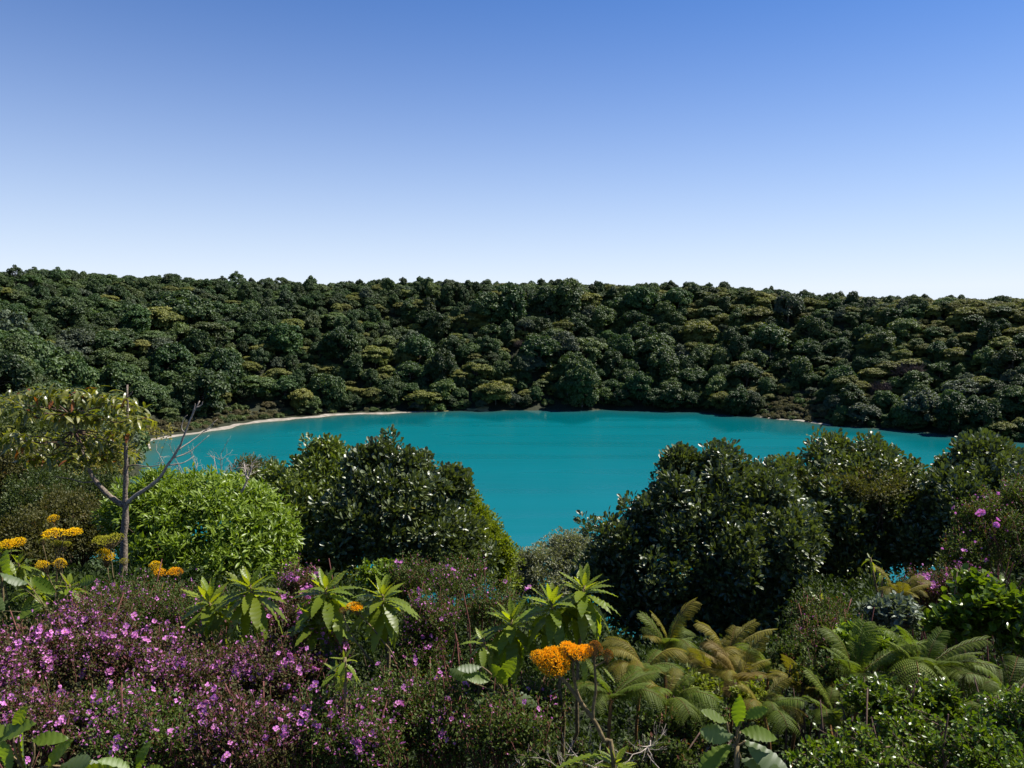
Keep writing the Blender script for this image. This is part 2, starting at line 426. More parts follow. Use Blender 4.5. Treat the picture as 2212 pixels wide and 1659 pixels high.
FAR_CARD = diamond(0.8, 0.1)
def clump_leaves(geo, c, rad3, n, size, r, up=0.35, hemi=-0.25, mat=0, tmpl=FAR_CARD, t0=0.0, t1=1.0):
    """leaf cards over the upper part of one small ellipsoid clump"""
    n = int(n * 1.9); size = size * 0.8
    d = sphere_dirs(int(n * 1.8), r); d = d[d[:, 2] > hemi][:n]
    pos = c + d * rad3 * (0.78 + 0.27 * r.random((len(d), 1)))
    nr = unit(d + np.array([0, 0, up]) + 0.55 * r.normal(size=d.shape))
    dr = unit(np.cross(nr, sphere_dirs(len(d), r)))
    # clumps carry one tone of their own plus the scatter of single sprays
    base = r.random() * 0.5
    scatter(geo, tmpl, pos, dr, nr, size * (0.65 + 0.7 * r.random(len(d))), np.clip(t0 + (t1 - t0) * (base + 0.5 * r.random(len(d))), 0, 1), mat)

def trunk_and_limbs(h, R, ends, r, thick, mat):
    geo = Geo()
    lean = r.normal(size=2) * 0.05 * h
    top = np.array([lean[0], lean[1], h * 0.72])
    path = spline([(0, 0, -1.5), (lean[0] * .3, lean[1] * .2, h * 0.3), top], 8)
    tube(geo, path, np.linspace(thick, thick * 0.6, len(path)), 6)
    for e in ends:
        s = path[r.integers(len(path) // 2, len(path))]
        tube(geo, curve(s, s + (e - s) * 0.92, 0.12, 4, 0.02, r), np.linspace(thick * 0.42, thick * 0.1, 4), 4)
    return geo.mesh('trunk', [mat], True)

def make_far_tree(kind, seed):
    r = np.random.default_rng(seed); geo = Geo(); ends = []
    R = 6.0; h = 8.0
    if kind == 'round':
        R3 = np.array([R, R, R * 0.95]); C = np.array([0, 0, 4.6])
        k = 62
        for i in range(k):
            d = sphere_dirs(1, r)[0]; d[2] = abs(d[2]) if r.random() < 0.55 else d[2]
            c = C + d * R3 * (0.60 + 0.30 * r.random()); s = R * (0.16 + 0.17 * r.random())
            clump_leaves(geo, c, np.array([s, s, s * 0.8]), 85, 0.82, r); ends.append(c)
    elif kind == 'layer':
        C = np.array([0, 0, 5.6])
        for i in range(40):
            a, q = r.random() * 6.283, r.random() ** 0.6
            zz = math.sqrt(max(0, 1 - q * q)) * R * 0.62 * (0.55 + 0.5 * r.random())
            c = C + np.array([math.cos(a) * q * R, math.sin(a) * q * R, zz - 0.6]); s = R * (0.22 + 0.16 * r.random())
            clump_leaves(geo, c, np.array([s, s, s * 0.36]), 95, 0.80, r, 0.9, -0.2); ends.append(c)
        for i in range(26):
            d = sphere_dirs(1, r)[0]; c = C * 0.62 + d * np.array([R * .8, R * .8, R * .45]); clump_leaves(geo, c, np.array([1.5, 1.5, 1.0]), 60, 0.85, r, t1=0.45)
    elif kind == 'tall':
        C = np.array([0, 0, 6.6]); R3 = np.array([R * 0.75, R * 0.75, R * 1.15])
        for i in range(58):
            d = sphere_dirs(1, r)[0]
            c = C + d * R3 * (0.6 + 0.3 * r.random()); s = R * (0.16 + 0.14 * r.random())
            clump_leaves(geo, c, np.array([s, s, s * 1.0]), 80, 0.78, r); ends.append(c)
        h = 12.0
    elif kind == 'parasol':
        h = 13.0; C = np.array([0, 0, 10.0])
        for i in range(30):
            a, q = r.random() * 6.283, r.random() ** 0.55
            c = C + np.array([math.cos(a) * q * R * .95, math.sin(a) * q * R * .95, 2.6 * (1 - q * q) + 0.5 * r.normal()]); s = R * (0.17 + 0.12 * r.random())
            clump_leaves(geo, c, np.array([s, s, s * 0.5]), 60, 0.72, r, 0.8, -0.4); ends.append(c)
    elif kind == 'shrub':
        R3 = np.array([R * .8, R * .8, R * 0.5]); C = np.array([0, 0, 1.2])
        for i in range(26):
            d = sphere_dirs(1, r)[0]; d[2] = abs(d[2])
            c = C + d * R3 * (0.55 + 0.4 * r.random()); s = R * (0.16 + 0.16 * r.random())
            clump_leaves(geo, c, np.array([s, s, s * 0.8]), 60, 0.95, r); ends.append(c)
        h = 3.0
    elif kind == 'bare':
        C = np.array([0, 0, 5.0])
        for i in range(70):
            d = sphere_dirs(1, r)[0]; d[2] = abs(d[2]) * 0.9 + 0.1
            e = C + unit(d) * np.array([R, R, R * 0.8]) * (0.7 + 0.3 * r.random()); b = C + d * 1.5 - np.array([0, 0, 1.0])
            for q in range(7):
                e2 = e + r.normal(size=3) * 0.9
                tube(geo, curve(b + (e - b) * (0.2 + 0.1 * q), e2, 0.1, 4, 0.03, r), np.linspace(0.09, 0.035, 4), 3, r.random())
        ends = [C + sphere_dirs(1, r)[0] * 3 for _ in range(8)]
    trunk = trunk_and_limbs(h, R, ends[:14], r, 0.30, M['bark_far'])
    return geo, trunk

FAR = []                          # (kind, crown mesh, trunk mesh)
def far_proto(kind, mat, n, seed):
    out = []
    for i in range(n):
        geo, trunk = make_far_tree(kind, seed + i)
        FAR.append((kind, geo.mesh('crown', [M[mat]]), trunk)); out.append(len(FAR) - 1)
    return out
PK = {
    'dark round': far_proto('round', 'far_dark', 4, 100),
    'green round': far_proto('round', 'far_mid', 3, 200),
    'yellow layered': far_proto('layer', 'far_yellow', 4, 300),
    'green layered': far_proto('layer', 'far_mid', 2, 320),
    'dark tall': far_proto('tall', 'far_dark', 3, 400),
    'grey round': far_proto('round', 'far_grey', 2, 500),
    'stalked': far_proto('parasol', 'far_dark', 3, 600),
    'olive scrub': far_proto('shrub', 'shore_scrub', 3, 700),
    'green scrub': far_proto('shrub', 'far_mid', 2, 720),
    'bare': far_proto('bare', 'far_brown', 2, 800),
}

def plant_forest(r):
    """dart throwing over the slopes in view; every tree: x, y, z, kind, scale, turn"""
    pts, cells = [], {}
    def ok(x, y, d):
        cx, cy = int(x // 8), int(y // 8)
        for i in range(-2, 3):
            for j in range(-2, 3):
                for (a, b, e) in cells.get((cx + i, cy + j), ()):
                    if (a - x) ** 2 + (b - y) ** 2 < (0.5 * (d + e)) ** 2: return False
        return True
    def put(x, y, kind, size, d):
        pts.append((x, y, float(ground(x, y)), kind, size, r.random() * 6.283)); cells.setdefault((int(x // 8), int(y // 8)), []).append((x, y, d))
    # the bare brownish trees seen on the far wall
    for (u, v, Y, sz) in ((1125, 800, 352, 0.80), (1960, 815, 285, 0.95), (1905, 822, 280, 0.7)):
        q = at(u, v, Y); put(q[0], q[1], 'bare', sz, 7)
    N = 110000
    X = r.uniform(-330, 340, N); Yy = r.uniform(20, 520, N)
    S, TH = shore_dist(X, Yy); DG = np.degrees(TH); W = np.interp(DG, RIM_DEG, RIM_W)
    Z = ground(X, Yy); PR = project(np.stack([X, Yy, Z + 6], 1))
    for i in range(N):
        s, u, v, f = S[i], *PR[i]
        if s < 0.6 or s > W[i] + 42 or f < 20: continue
        if u < -260 or u > 2480: continue
        if 275 < u < 2060 and Yy[i] < 172: continue
        if Yy[i] < 95: continue
        x, y = X[i], Yy[i]
        rim = s / W[i]
        beach = 280 < u < 900 and s < 7.5 + 9 * (u < 640)
        patch = 1655 < u < 1800 and s < 26 - abs(u - 1725) * 0.2
        scrub = beach or patch
        if scrub:
            size = r.uniform(0.22, 0.5); kind = 'olive scrub' if r.random() < 0.75 else 'green scrub'; d = size * 5.0
            if beach and s < 6.5: continue
        else:
            right = np.clip((u - 1350) / 450, 0, 1)
            size = r.choice([r.uniform(0.32, 0.55), r.uniform(0.55, 0.88), r.uniform(0.95, 1.4)], p=[0.40, 0.42, 0.18]) * (1 - 0.32 * right)
            q = r.random()
            if rim > 0.97 and u < 640 and q < 0.28: kind = 'stalked'
            else:
                yl = 0.13 + 0.36 * right - 0.04 * (u < 700)
                patchy = 0.5 + 0.5 * math.tanh(3 * float(wave(x, y, 22.0, 0.3))); q2 = r.random()
                if q2 < yl * (0.35 + 1.3 * patchy): kind = 'yellow layered'
                elif q2 < yl * (0.35 + 1.3 * patchy) + 0.10: kind = 'green layered'
                elif q2 < 0.66: kind = 'dark round'
                elif q2 < 0.80: kind = 'green round'
                elif q2 < 0.94: kind = 'dark tall'
                else: kind = 'grey round'
            size *= min(1.0, 0.35 + f / 330) * (1 + 0.30 * float(wave(x, y, 31.0, 1.1)))
            if rim > 0.82: size = 0.58 + 0.25 * (min(size, 1.0) - 0.4)
            d = size * 5.2
            if r.random() < 0.06: size, kind, d = size * 0.7, 'green scrub', size * 5
        if ok(x, y, d): put(x, y, kind, size, d)
    return pts
forest = plant_forest(np.random.default_rng(5))

# which of them show largest: a coarse depth sweep, front to back, also under the near trees' line
P3 = np.array([(a[0], a[1], a[2] + 6 * a[4]) for a in forest]); PJ = project(P3)
taken = np.zeros((416, 553), bool); seen = np.zeros(len(forest))
NEAR_TOP_U = [0, 280, 300, 560, 600, 900, 1000, 1100, 1290, 1360, 1600, 1760, 1960, 2060, 2212]
NEAR_TOP_V = [930, 900, 1010, 1010, 990, 950, 1080, 1190, 1180, 1040, 960, 935, 990, 925, 930]
for i in np.argsort(PJ[:, 2]):
    u, v, f = PJ[i]; ru = FPX * 6 * forest[i][4] / f; rv = ru * 0.75
    if f < 1 or u + ru < 0 or u - ru > 2212: continue
    a, b, c, d = int(max(0, (v - rv) / 4)), int(min(415, (v + rv) / 4)), int(max(0, (u - ru) / 4)), int(min(552, (u + ru) / 4))
    if b <= a or d <= c: continue
    vv, uu = np.mgrid[a:b + 1, c:d + 1]
    e = ((uu * 4 - u) / ru) ** 2 + ((vv * 4 - v) / rv) ** 2 < 1
    e &= vv * 4 < np.interp(uu * 4, NEAR_TOP_U, NEAR_TOP_V)
    blk = taken[a:b + 1, c:d + 1]; seen[i] = (e & ~blk).sum(); blk |= e
big = [int(i) for i in np.argsort(-seen)[:300] if seen[i] > 3]

KIND_TEXT = {'dark round': 'dark round-crowned tree', 'green round': 'mid-green round-crowned tree', 'yellow layered': 'yellow-green layered tree',
             'green layered': 'mid-green layered tree', 'dark tall': 'dark tall-crowned tree', 'grey round': 'pale grey-green tree', 'stalked': 'bare-stemmed parasol tree',
             'olive scrub': 'olive-brown scrub bush', 'green scrub': 'small green bush', 'bare': 'leafless brown tree'}
NAME_OF = {'dark round': 'round_tree', 'green round': 'round_tree', 'yellow layered': 'layered_tree', 'green layered': 'layered_tree', 'dark tall': 'tall_tree',
           'grey round': 'grey_tree', 'stalked': 'parasol_tree', 'olive scrub': 'scrub_bush', 'green scrub': 'green_bush', 'bare': 'bare_tree'}
ORD = ['', 'first', 'second', 'third', 'fourth', 'fifth', 'sixth', 'seventh', 'eighth', 'ninth', 'tenth', 'eleventh', 'twelfth', 'thirteenth', 'fourteenth',
       'fifteenth', 'sixteenth', 'seventeenth', 'eighteenth', 'nineteenth', 'twentieth', 'twenty-first', 'twenty-second', 'twenty-third', 'twenty-fourth', 'twenty-fifth',
       'twenty-sixth', 'twenty-seventh', 'twenty-eighth', 'twenty-ninth', 'thirtieth']
def zone(i):
    s, th = shore_dist(P3[i][0], P3[i][1]); t = float(s) / np.interp(math.degrees(th), RIM_DEG, RIM_W)
    band = 'skyline' if t > 0.86 else 'upper slope' if t > 0.5 else 'lower slope' if t > 0.17 else 'shoreline'
    side = 'left' if PJ[i][0] < 740 else 'central' if PJ[i][0] < 1475 else 'right'
    return (forest[i][3], band, side)
def SCL(i):
    z_ = forest[i][4]; return (z_ * (0.80 + 0.045 * ((i * 53) % 11)), z_ * (0.80 + 0.045 * ((i * 29) % 11)), z_ * (0.80 + 0.04 * ((i * 37) % 11)))
classes = {}
for i in big: classes.setdefault(zone(i), []).append(i)
for (kind, band, side), members in classes.items():
    members.sort(key=lambda i: PJ[i][0])
    for k, i in enumerate(members):
        x, y, z, kd, size, turn = forest[i]
        pi = PK[kind][i % len(PK[kind])]
        where = f'on the {side} {band}' if band != 'shoreline' else f'at the {side} lake shore'
        lab = f'{KIND_TEXT[kind]} {where}, the only one of its kind there' if len(members) == 1 else f'{KIND_TEXT[kind]} {where}, {ORD[min(k + 1, 30)]} from left of its kind there'
        o = empty(NAME_OF[kind], (x, y, z - 0.3), lab, 'bush' if 'bush' in NAME_OF[kind] else 'tree', 'trees of the crater wall')
        o.rotation_euler.z = turn; o.scale = SCL(i)
        link('trunk', FAR[pi][2], o); link('crown', FAR[pi][1], o)

# the rest of the forest reads as one mass: points that carry the same trees
lib = bpy.data.collections.new('forest_kinds')
for k, (kind, crown, trunk) in enumerate(FAR):
    me = crown.copy(); co = bpy.data.objects.new(f'kind_{k:02d}', me); lib.objects.link(co)
rest = [i for i in range(len(forest)) if i not in set(big)]
me = bpy.data.meshes.new('forest')
me.vertices.add(len(rest)); me.vertices.foreach_set('co', np.array([(forest[i][0], forest[i][1], forest[i][2] - 0.3) for i in rest], np.float32).ravel())
def attr(nm, typ, vals, key='value'):
    a = me.attributes.new(nm, typ, 'POINT'); a.data.foreach_set(key, np.array(vals).ravel())
attr('pick', 'INT', np.array([PK[forest[i][3]][i % len(PK[forest[i][3]])] for i in rest], np.int32))
attr('turn', 'FLOAT_VECTOR', np.array([(0, 0, forest[i][5]) for i in rest], np.float32), 'vector')
attr('size', 'FLOAT_VECTOR', np.array([SCL(i) for i in rest], np.float32), 'vector')
ng = bpy.data.node_groups.new('forest_on_points', 'GeometryNodeTree')
ng.interface.new_socket('Geometry', in_out='INPUT', socket_type='NodeSocketGeometry')
ng.interface.new_socket('Geometry', in_out='OUTPUT', socket_type='NodeSocketGeometry')
gi, go = ng.nodes.new('NodeGroupInput'), ng.nodes.new('NodeGroupOutput')
iop = ng.nodes.new('GeometryNodeInstanceOnPoints'); ci = ng.nodes.new('GeometryNodeCollectionInfo')
ci.inputs['Collection'].default_value = lib; ci.inputs['Separate Children'].default_value = True; ci.inputs['Reset Children'].default_value = True
def named(nm, typ):
    n = ng.nodes.new('GeometryNodeInputNamedAttribute'); n.data_type = typ; n.inputs['Name'].default_value = nm
    return [s for s in n.outputs if s.enabled and s.name == 'Attribute'][0]
ng.links.new(gi.outputs[0], iop.inputs['Points']); ng.links.new(ci.outputs[0], iop.inputs['Instance'])
iop.inputs['Pick Instance'].default_value = True
ng.links.new(named('pick', 'INT'), iop.inputs['Instance Index']); ng.links.new(named('turn', 'FLOAT_VECTOR'), iop.inputs['Rotation']); ng.links.new(named('size', 'FLOAT_VECTOR'), iop.inputs['Scale'])
ng.links.new(iop.outputs[0], go.inputs[0])
fo = tag(link('forest', me), 'dense mixed forest filling the crater slopes between the larger trees', None, None, 'stuff')
fo.modifiers.new('trees', 'NODES').node_group = ng
print('forest', len(forest), 'individuals', len(big))

# ------------------------------------------------------------------ near slope: bushes and small trees
M['glossy_dark'] = leaf_mat('glossy_dark_leaves', (0.024, 0.042, 0.008), (0.120, 0.148, 0.036), 0.45, 0.85, 0.18, 0.06, rare=((0.24, 0.20, 0.02), 0.985))
M['glossy_green'] = leaf_mat('glossy_green_leaves', (0.048, 0.080, 0.010), (0.150, 0.185, 0.028), 0.45, 0.8, 0.22, 0.06, rare=((0.28, 0.22, 0.03), 0.985))
M['glossy_olive'] = leaf_mat('glossy_olive_leaves', (0.032, 0.054, 0.009), (0.130, 0.155, 0.032), 0.45, 0.8, 0.2, 0.06, rare=((0.28, 0.22, 0.03), 0.985))
M['bright_green'] = leaf_mat('bright_green_leaves', (0.078, 0.130, 0.008), (0.190, 0.255, 0.022), 0.42, 0.4, 0.32, 0.05)
M['yellow_green'] = leaf_mat('yellow_green_leaves', (0.100, 0.135, 0.008), (0.190, 0.215, 0.018), 0.5, 0.35, 0.35, 0.1)
M['olive'] = leaf_mat('olive_leaves', (0.045, 0.055, 0.014), (0.125, 0.112, 0.030), 0.55, 0.25, 0.25, 0.15, rare=((0.17, 0.10, 0.03), 0.93))
M['olive_green'] = leaf_mat('olive_green_leaves', (0.035, 0.056, 0.014), (0.090, 0.110, 0.026), 0.5, 0.28, 0.25, 0.15)
M['grey_green'] = leaf_mat('grey_green_leaves', (0.115, 0.130, 0.074), (0.250, 0.255, 0.165), 0.6, 0.3, 0.2, 0.1)
M['tree_leaf'] = leaf_mat('drooping_tree_leaves', (0.065, 0.082, 0.010), (0.200, 0.190, 0.026), 0.38, 0.8, 0.42, 0.05, rare=((0.19, 0.06, 0.015), 0.965))
M['yellow_leaf'] = leaf_mat('yellowing_leaves', (0.150, 0.135, 0.020), (0.300, 0.240, 0.045), 0.5, 0.35, 0.35, 0.1)
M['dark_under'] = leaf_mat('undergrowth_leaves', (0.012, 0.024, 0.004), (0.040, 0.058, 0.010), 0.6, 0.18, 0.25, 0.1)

def base_of(u, v, Y):
    q = at(u, v, Y); return np.array([q[0], q[1], float(ground(q[0], q[1]))])

def lobes_of(items):
    """(u, v, Y, half width, half height) in photo pixels -> ellipsoids in metres"""
    return [(at(u, v, Y), np.array([px(ru, Y), px(ru, Y) * 0.95, px(rv, Y)])) for u, v, Y, ru, rv in items]

def crown_of(lobes, r, leaf, mat, size, clump_r, clumps, per, spread=0.55, up=0.5, fall=0.0, jitter=0.26, inner=0.25, wide=1.0):
    """leaves in clumps over a set of ellipsoids, denser on the outside, with sprays that stick out"""
    clumps, clump_r, per = int(clumps * 0.62), clump_r * 1.25, int(per * 1.6)
    geo = Geo(); ends = []
    area = np.array([l[1][0] * l[1][2] for l in lobes]); area = area / area.sum()
    for (c, R3), share in zip(lobes, area):
        k = 0; tries = 0
        while k < max(2, int(1.25 * clumps * share)) and tries < 3000:
            tries += 1
            d = sphere_dirs(1, r)[0]
            if d[2] < -0.55 or d[1] > 0.6: continue            # bushes grow towards the light and the open side
            cc = c + d * R3 * (1 - jitter + 1.6 * jitter * r.random())
            if any(np.sum(((cc - c2) / R2) ** 2) < 0.5 for c2, R2 in lobes if c2 is not c): continue
            k += 1; sprig = r.random() < 0.16
            if sprig: cc = cc + unit(d + [0, 0, 0.5]) * clump_r * r.uniform(0.6, 1.5)
            ends.append(cc)
            n = int(per * (0.6 + 0.8 * r.random()) * (0.4 if sprig else 1))
            v = unit(r.normal(size=(n, 3)) + 0.5 * d + [0, 0, 0.2])
            q = clump_r * (0.7 + 0.6 * r.random()) * (0.6 if sprig else 1)
            pos = cc + v * q * r.random((n, 1)) ** 0.45
            dr = unit(v + spread * r.normal(size=(n, 3)) + [0, 0, 0.35 - fall])
            nr = unit(0.5 * d + 0.3 * v + [0, 0, up] + 0.5 * r.normal(size=(n, 3)))
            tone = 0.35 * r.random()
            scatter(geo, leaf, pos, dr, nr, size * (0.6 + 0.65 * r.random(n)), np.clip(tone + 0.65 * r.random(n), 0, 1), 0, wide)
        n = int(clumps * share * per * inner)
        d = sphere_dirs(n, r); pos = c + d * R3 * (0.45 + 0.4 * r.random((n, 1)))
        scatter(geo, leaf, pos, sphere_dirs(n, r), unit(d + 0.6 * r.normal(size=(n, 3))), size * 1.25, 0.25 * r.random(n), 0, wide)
    return geo, ends

def woody(base, ends, r, thick, mat='twig', n_limbs=24, lobes=None, sides=5):
    """several stems from the ground, branching towards the clumps"""
    geo = Geo(); ends = np.array(ends)
    stems = max(2, n_limbs // 8); hubs = []
    lo = ends[:, 2].min(); mid = ends.mean(0)
    for i in range(stems):
        e = ends[r.integers(len(ends))]; hub = base + (np.array([e[0], e[1], mid[2]]) - base) * (0.45 + 0.25 * r.random()); hubs.append(hub)
        foot = base + r.normal(size=3) * [thick * 3, thick * 3, 0] - [0, 0, 0.3]
        tube(geo, curve(foot, hub, 0.08, 6, 0.015, r), np.linspace(thick, thick * 0.55, 6), sides + 2)
    for i in range(n_limbs):
        e = ends[r.integers(len(ends))]; h = hubs[int(np.argmin([np.linalg.norm(e - k) for k in hubs]))]
        tube(geo, curve(h, e, 0.12, 6, 0.02, r), np.linspace(thick * 0.4, thick * 0.06, 6), sides)
    return geo.mesh('stem', [M[mat]], True)

def lumpy(L, r, k=10, shrink=0.70):
    out = []
    for c, R in L:
        out.append((c, R * shrink))
        for i in range(k):
            d = sphere_dirs(1, r)[0]
            if d[1] > 0.3: d[1] *= -1
            if d[2] < -0.3: d[2] *= -1
            f = r.uniform(0.22, 0.44); out.append((c + d * R * (1.08 - f * 0.9), np.full(3, (R[0] * R[2]) ** 0.5) * f * r.uniform(0.85, 1.15)))
    return out

def bush(name, label, cat, items, leaf, mat, size, clump_r, clumps, per, seed, thick=0.06, bark='twig', limbs=26, base=None, group=None, **kw):
    r = np.random.default_rng(seed); L = lobes_of(items)
    u, v, Y = items[0][:3]
    b = base_of(u, v, Y) if base is None else np.array(base)
    if kw.pop('lumps', True): L = lumpy(L, r)
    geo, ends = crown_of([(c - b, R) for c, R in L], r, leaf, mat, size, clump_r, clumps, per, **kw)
    o = empty(name, b, label, cat, group)
    link('stem', woody(np.zeros(3), ends, r, thick, bark, limbs), o)
    link('foliage' if cat != 'tree' else 'crown', geo.mesh('foliage', [M[mat]]), o)
    return o

# far left bushes below the crater wall, olive and green, one behind another
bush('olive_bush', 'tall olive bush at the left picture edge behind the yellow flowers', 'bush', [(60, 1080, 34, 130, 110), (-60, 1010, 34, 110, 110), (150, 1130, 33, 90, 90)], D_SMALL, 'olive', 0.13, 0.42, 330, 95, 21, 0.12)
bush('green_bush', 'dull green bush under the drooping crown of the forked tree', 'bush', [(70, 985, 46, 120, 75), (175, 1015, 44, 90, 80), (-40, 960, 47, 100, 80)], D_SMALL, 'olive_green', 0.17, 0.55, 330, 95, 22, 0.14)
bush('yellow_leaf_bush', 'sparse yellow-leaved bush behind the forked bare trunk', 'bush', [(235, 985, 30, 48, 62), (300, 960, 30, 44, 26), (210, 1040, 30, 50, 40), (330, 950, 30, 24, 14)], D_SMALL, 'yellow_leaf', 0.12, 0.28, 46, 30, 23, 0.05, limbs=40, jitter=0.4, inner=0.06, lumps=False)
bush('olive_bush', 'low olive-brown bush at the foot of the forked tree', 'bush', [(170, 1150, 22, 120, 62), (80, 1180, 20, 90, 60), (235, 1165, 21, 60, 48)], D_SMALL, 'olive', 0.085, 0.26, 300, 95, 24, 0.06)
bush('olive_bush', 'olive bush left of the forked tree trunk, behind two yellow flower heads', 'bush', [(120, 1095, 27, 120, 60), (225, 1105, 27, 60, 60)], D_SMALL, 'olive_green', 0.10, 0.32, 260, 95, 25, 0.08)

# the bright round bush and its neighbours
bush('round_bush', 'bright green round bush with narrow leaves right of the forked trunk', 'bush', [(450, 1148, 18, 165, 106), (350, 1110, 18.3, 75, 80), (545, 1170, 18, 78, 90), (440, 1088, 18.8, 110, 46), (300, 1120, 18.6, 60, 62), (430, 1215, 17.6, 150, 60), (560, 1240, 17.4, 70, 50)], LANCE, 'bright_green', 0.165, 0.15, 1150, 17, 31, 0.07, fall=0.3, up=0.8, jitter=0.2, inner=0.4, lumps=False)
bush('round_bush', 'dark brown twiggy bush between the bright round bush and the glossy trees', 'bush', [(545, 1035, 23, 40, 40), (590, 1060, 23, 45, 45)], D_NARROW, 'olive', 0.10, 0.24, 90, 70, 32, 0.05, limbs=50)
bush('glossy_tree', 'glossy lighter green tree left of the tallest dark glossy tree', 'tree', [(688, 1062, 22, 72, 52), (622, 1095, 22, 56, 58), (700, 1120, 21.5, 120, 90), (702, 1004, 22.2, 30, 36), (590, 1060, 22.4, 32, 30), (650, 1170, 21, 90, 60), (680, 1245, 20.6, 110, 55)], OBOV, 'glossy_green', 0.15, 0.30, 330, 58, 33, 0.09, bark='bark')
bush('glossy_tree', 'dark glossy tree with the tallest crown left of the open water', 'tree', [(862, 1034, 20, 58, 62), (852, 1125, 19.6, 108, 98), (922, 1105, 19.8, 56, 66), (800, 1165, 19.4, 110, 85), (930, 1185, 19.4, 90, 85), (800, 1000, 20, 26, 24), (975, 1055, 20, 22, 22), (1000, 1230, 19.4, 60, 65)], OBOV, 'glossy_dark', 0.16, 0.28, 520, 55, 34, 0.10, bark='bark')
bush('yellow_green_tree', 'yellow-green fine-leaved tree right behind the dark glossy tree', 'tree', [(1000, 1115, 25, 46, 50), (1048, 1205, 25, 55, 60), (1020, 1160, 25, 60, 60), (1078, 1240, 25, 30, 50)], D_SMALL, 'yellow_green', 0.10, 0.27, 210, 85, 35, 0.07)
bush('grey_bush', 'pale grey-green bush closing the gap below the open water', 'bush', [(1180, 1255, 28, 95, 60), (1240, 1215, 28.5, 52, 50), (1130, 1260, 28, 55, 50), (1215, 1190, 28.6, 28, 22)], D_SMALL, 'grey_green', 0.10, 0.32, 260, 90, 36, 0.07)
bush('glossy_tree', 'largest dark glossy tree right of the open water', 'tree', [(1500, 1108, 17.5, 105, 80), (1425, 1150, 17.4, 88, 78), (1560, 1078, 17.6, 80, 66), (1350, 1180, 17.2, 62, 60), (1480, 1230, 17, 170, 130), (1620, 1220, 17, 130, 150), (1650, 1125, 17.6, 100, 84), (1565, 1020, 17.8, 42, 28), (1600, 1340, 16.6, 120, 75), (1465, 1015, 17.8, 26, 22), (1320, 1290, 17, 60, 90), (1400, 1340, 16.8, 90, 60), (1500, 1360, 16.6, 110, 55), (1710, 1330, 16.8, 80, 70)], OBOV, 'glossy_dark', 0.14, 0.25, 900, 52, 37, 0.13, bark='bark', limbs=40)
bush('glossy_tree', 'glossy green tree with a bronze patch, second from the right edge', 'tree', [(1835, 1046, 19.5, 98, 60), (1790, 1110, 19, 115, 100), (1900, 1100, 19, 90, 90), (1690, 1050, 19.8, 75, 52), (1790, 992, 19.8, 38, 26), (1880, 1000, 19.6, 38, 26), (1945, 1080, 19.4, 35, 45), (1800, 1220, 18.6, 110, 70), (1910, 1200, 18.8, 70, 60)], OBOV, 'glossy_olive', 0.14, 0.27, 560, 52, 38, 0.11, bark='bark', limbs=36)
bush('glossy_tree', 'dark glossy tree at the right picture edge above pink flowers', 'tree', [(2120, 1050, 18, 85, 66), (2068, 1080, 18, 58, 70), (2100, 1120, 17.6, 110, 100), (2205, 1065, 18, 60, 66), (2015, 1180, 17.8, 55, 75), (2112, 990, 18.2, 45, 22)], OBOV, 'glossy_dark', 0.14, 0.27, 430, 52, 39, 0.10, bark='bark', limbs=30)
r_ = np.random.default_rng(77)
bush('bronze_bush', 'bronze-tipped low bush leaning on the glossy tree near the right', 'bush', [(1860, 1045, 18.4, 75, 12), (1800, 1056, 18.4, 60, 12)], D_SMALL, 'olive', 0.07, 0.2, 110, 70, 40, 0.04, base=base_of(1840, 1060, 18.6), lumps=False)

bush('olive_bush', 'dull olive bush behind the pink-flowered shrub at the right edge', 'bush', [(2200, 1235, 14, 90, 55), (2110, 1250, 14, 60, 50)], D_SMALL, 'olive_green', 0.07, 0.2, 260, 80, 43, 0.05)

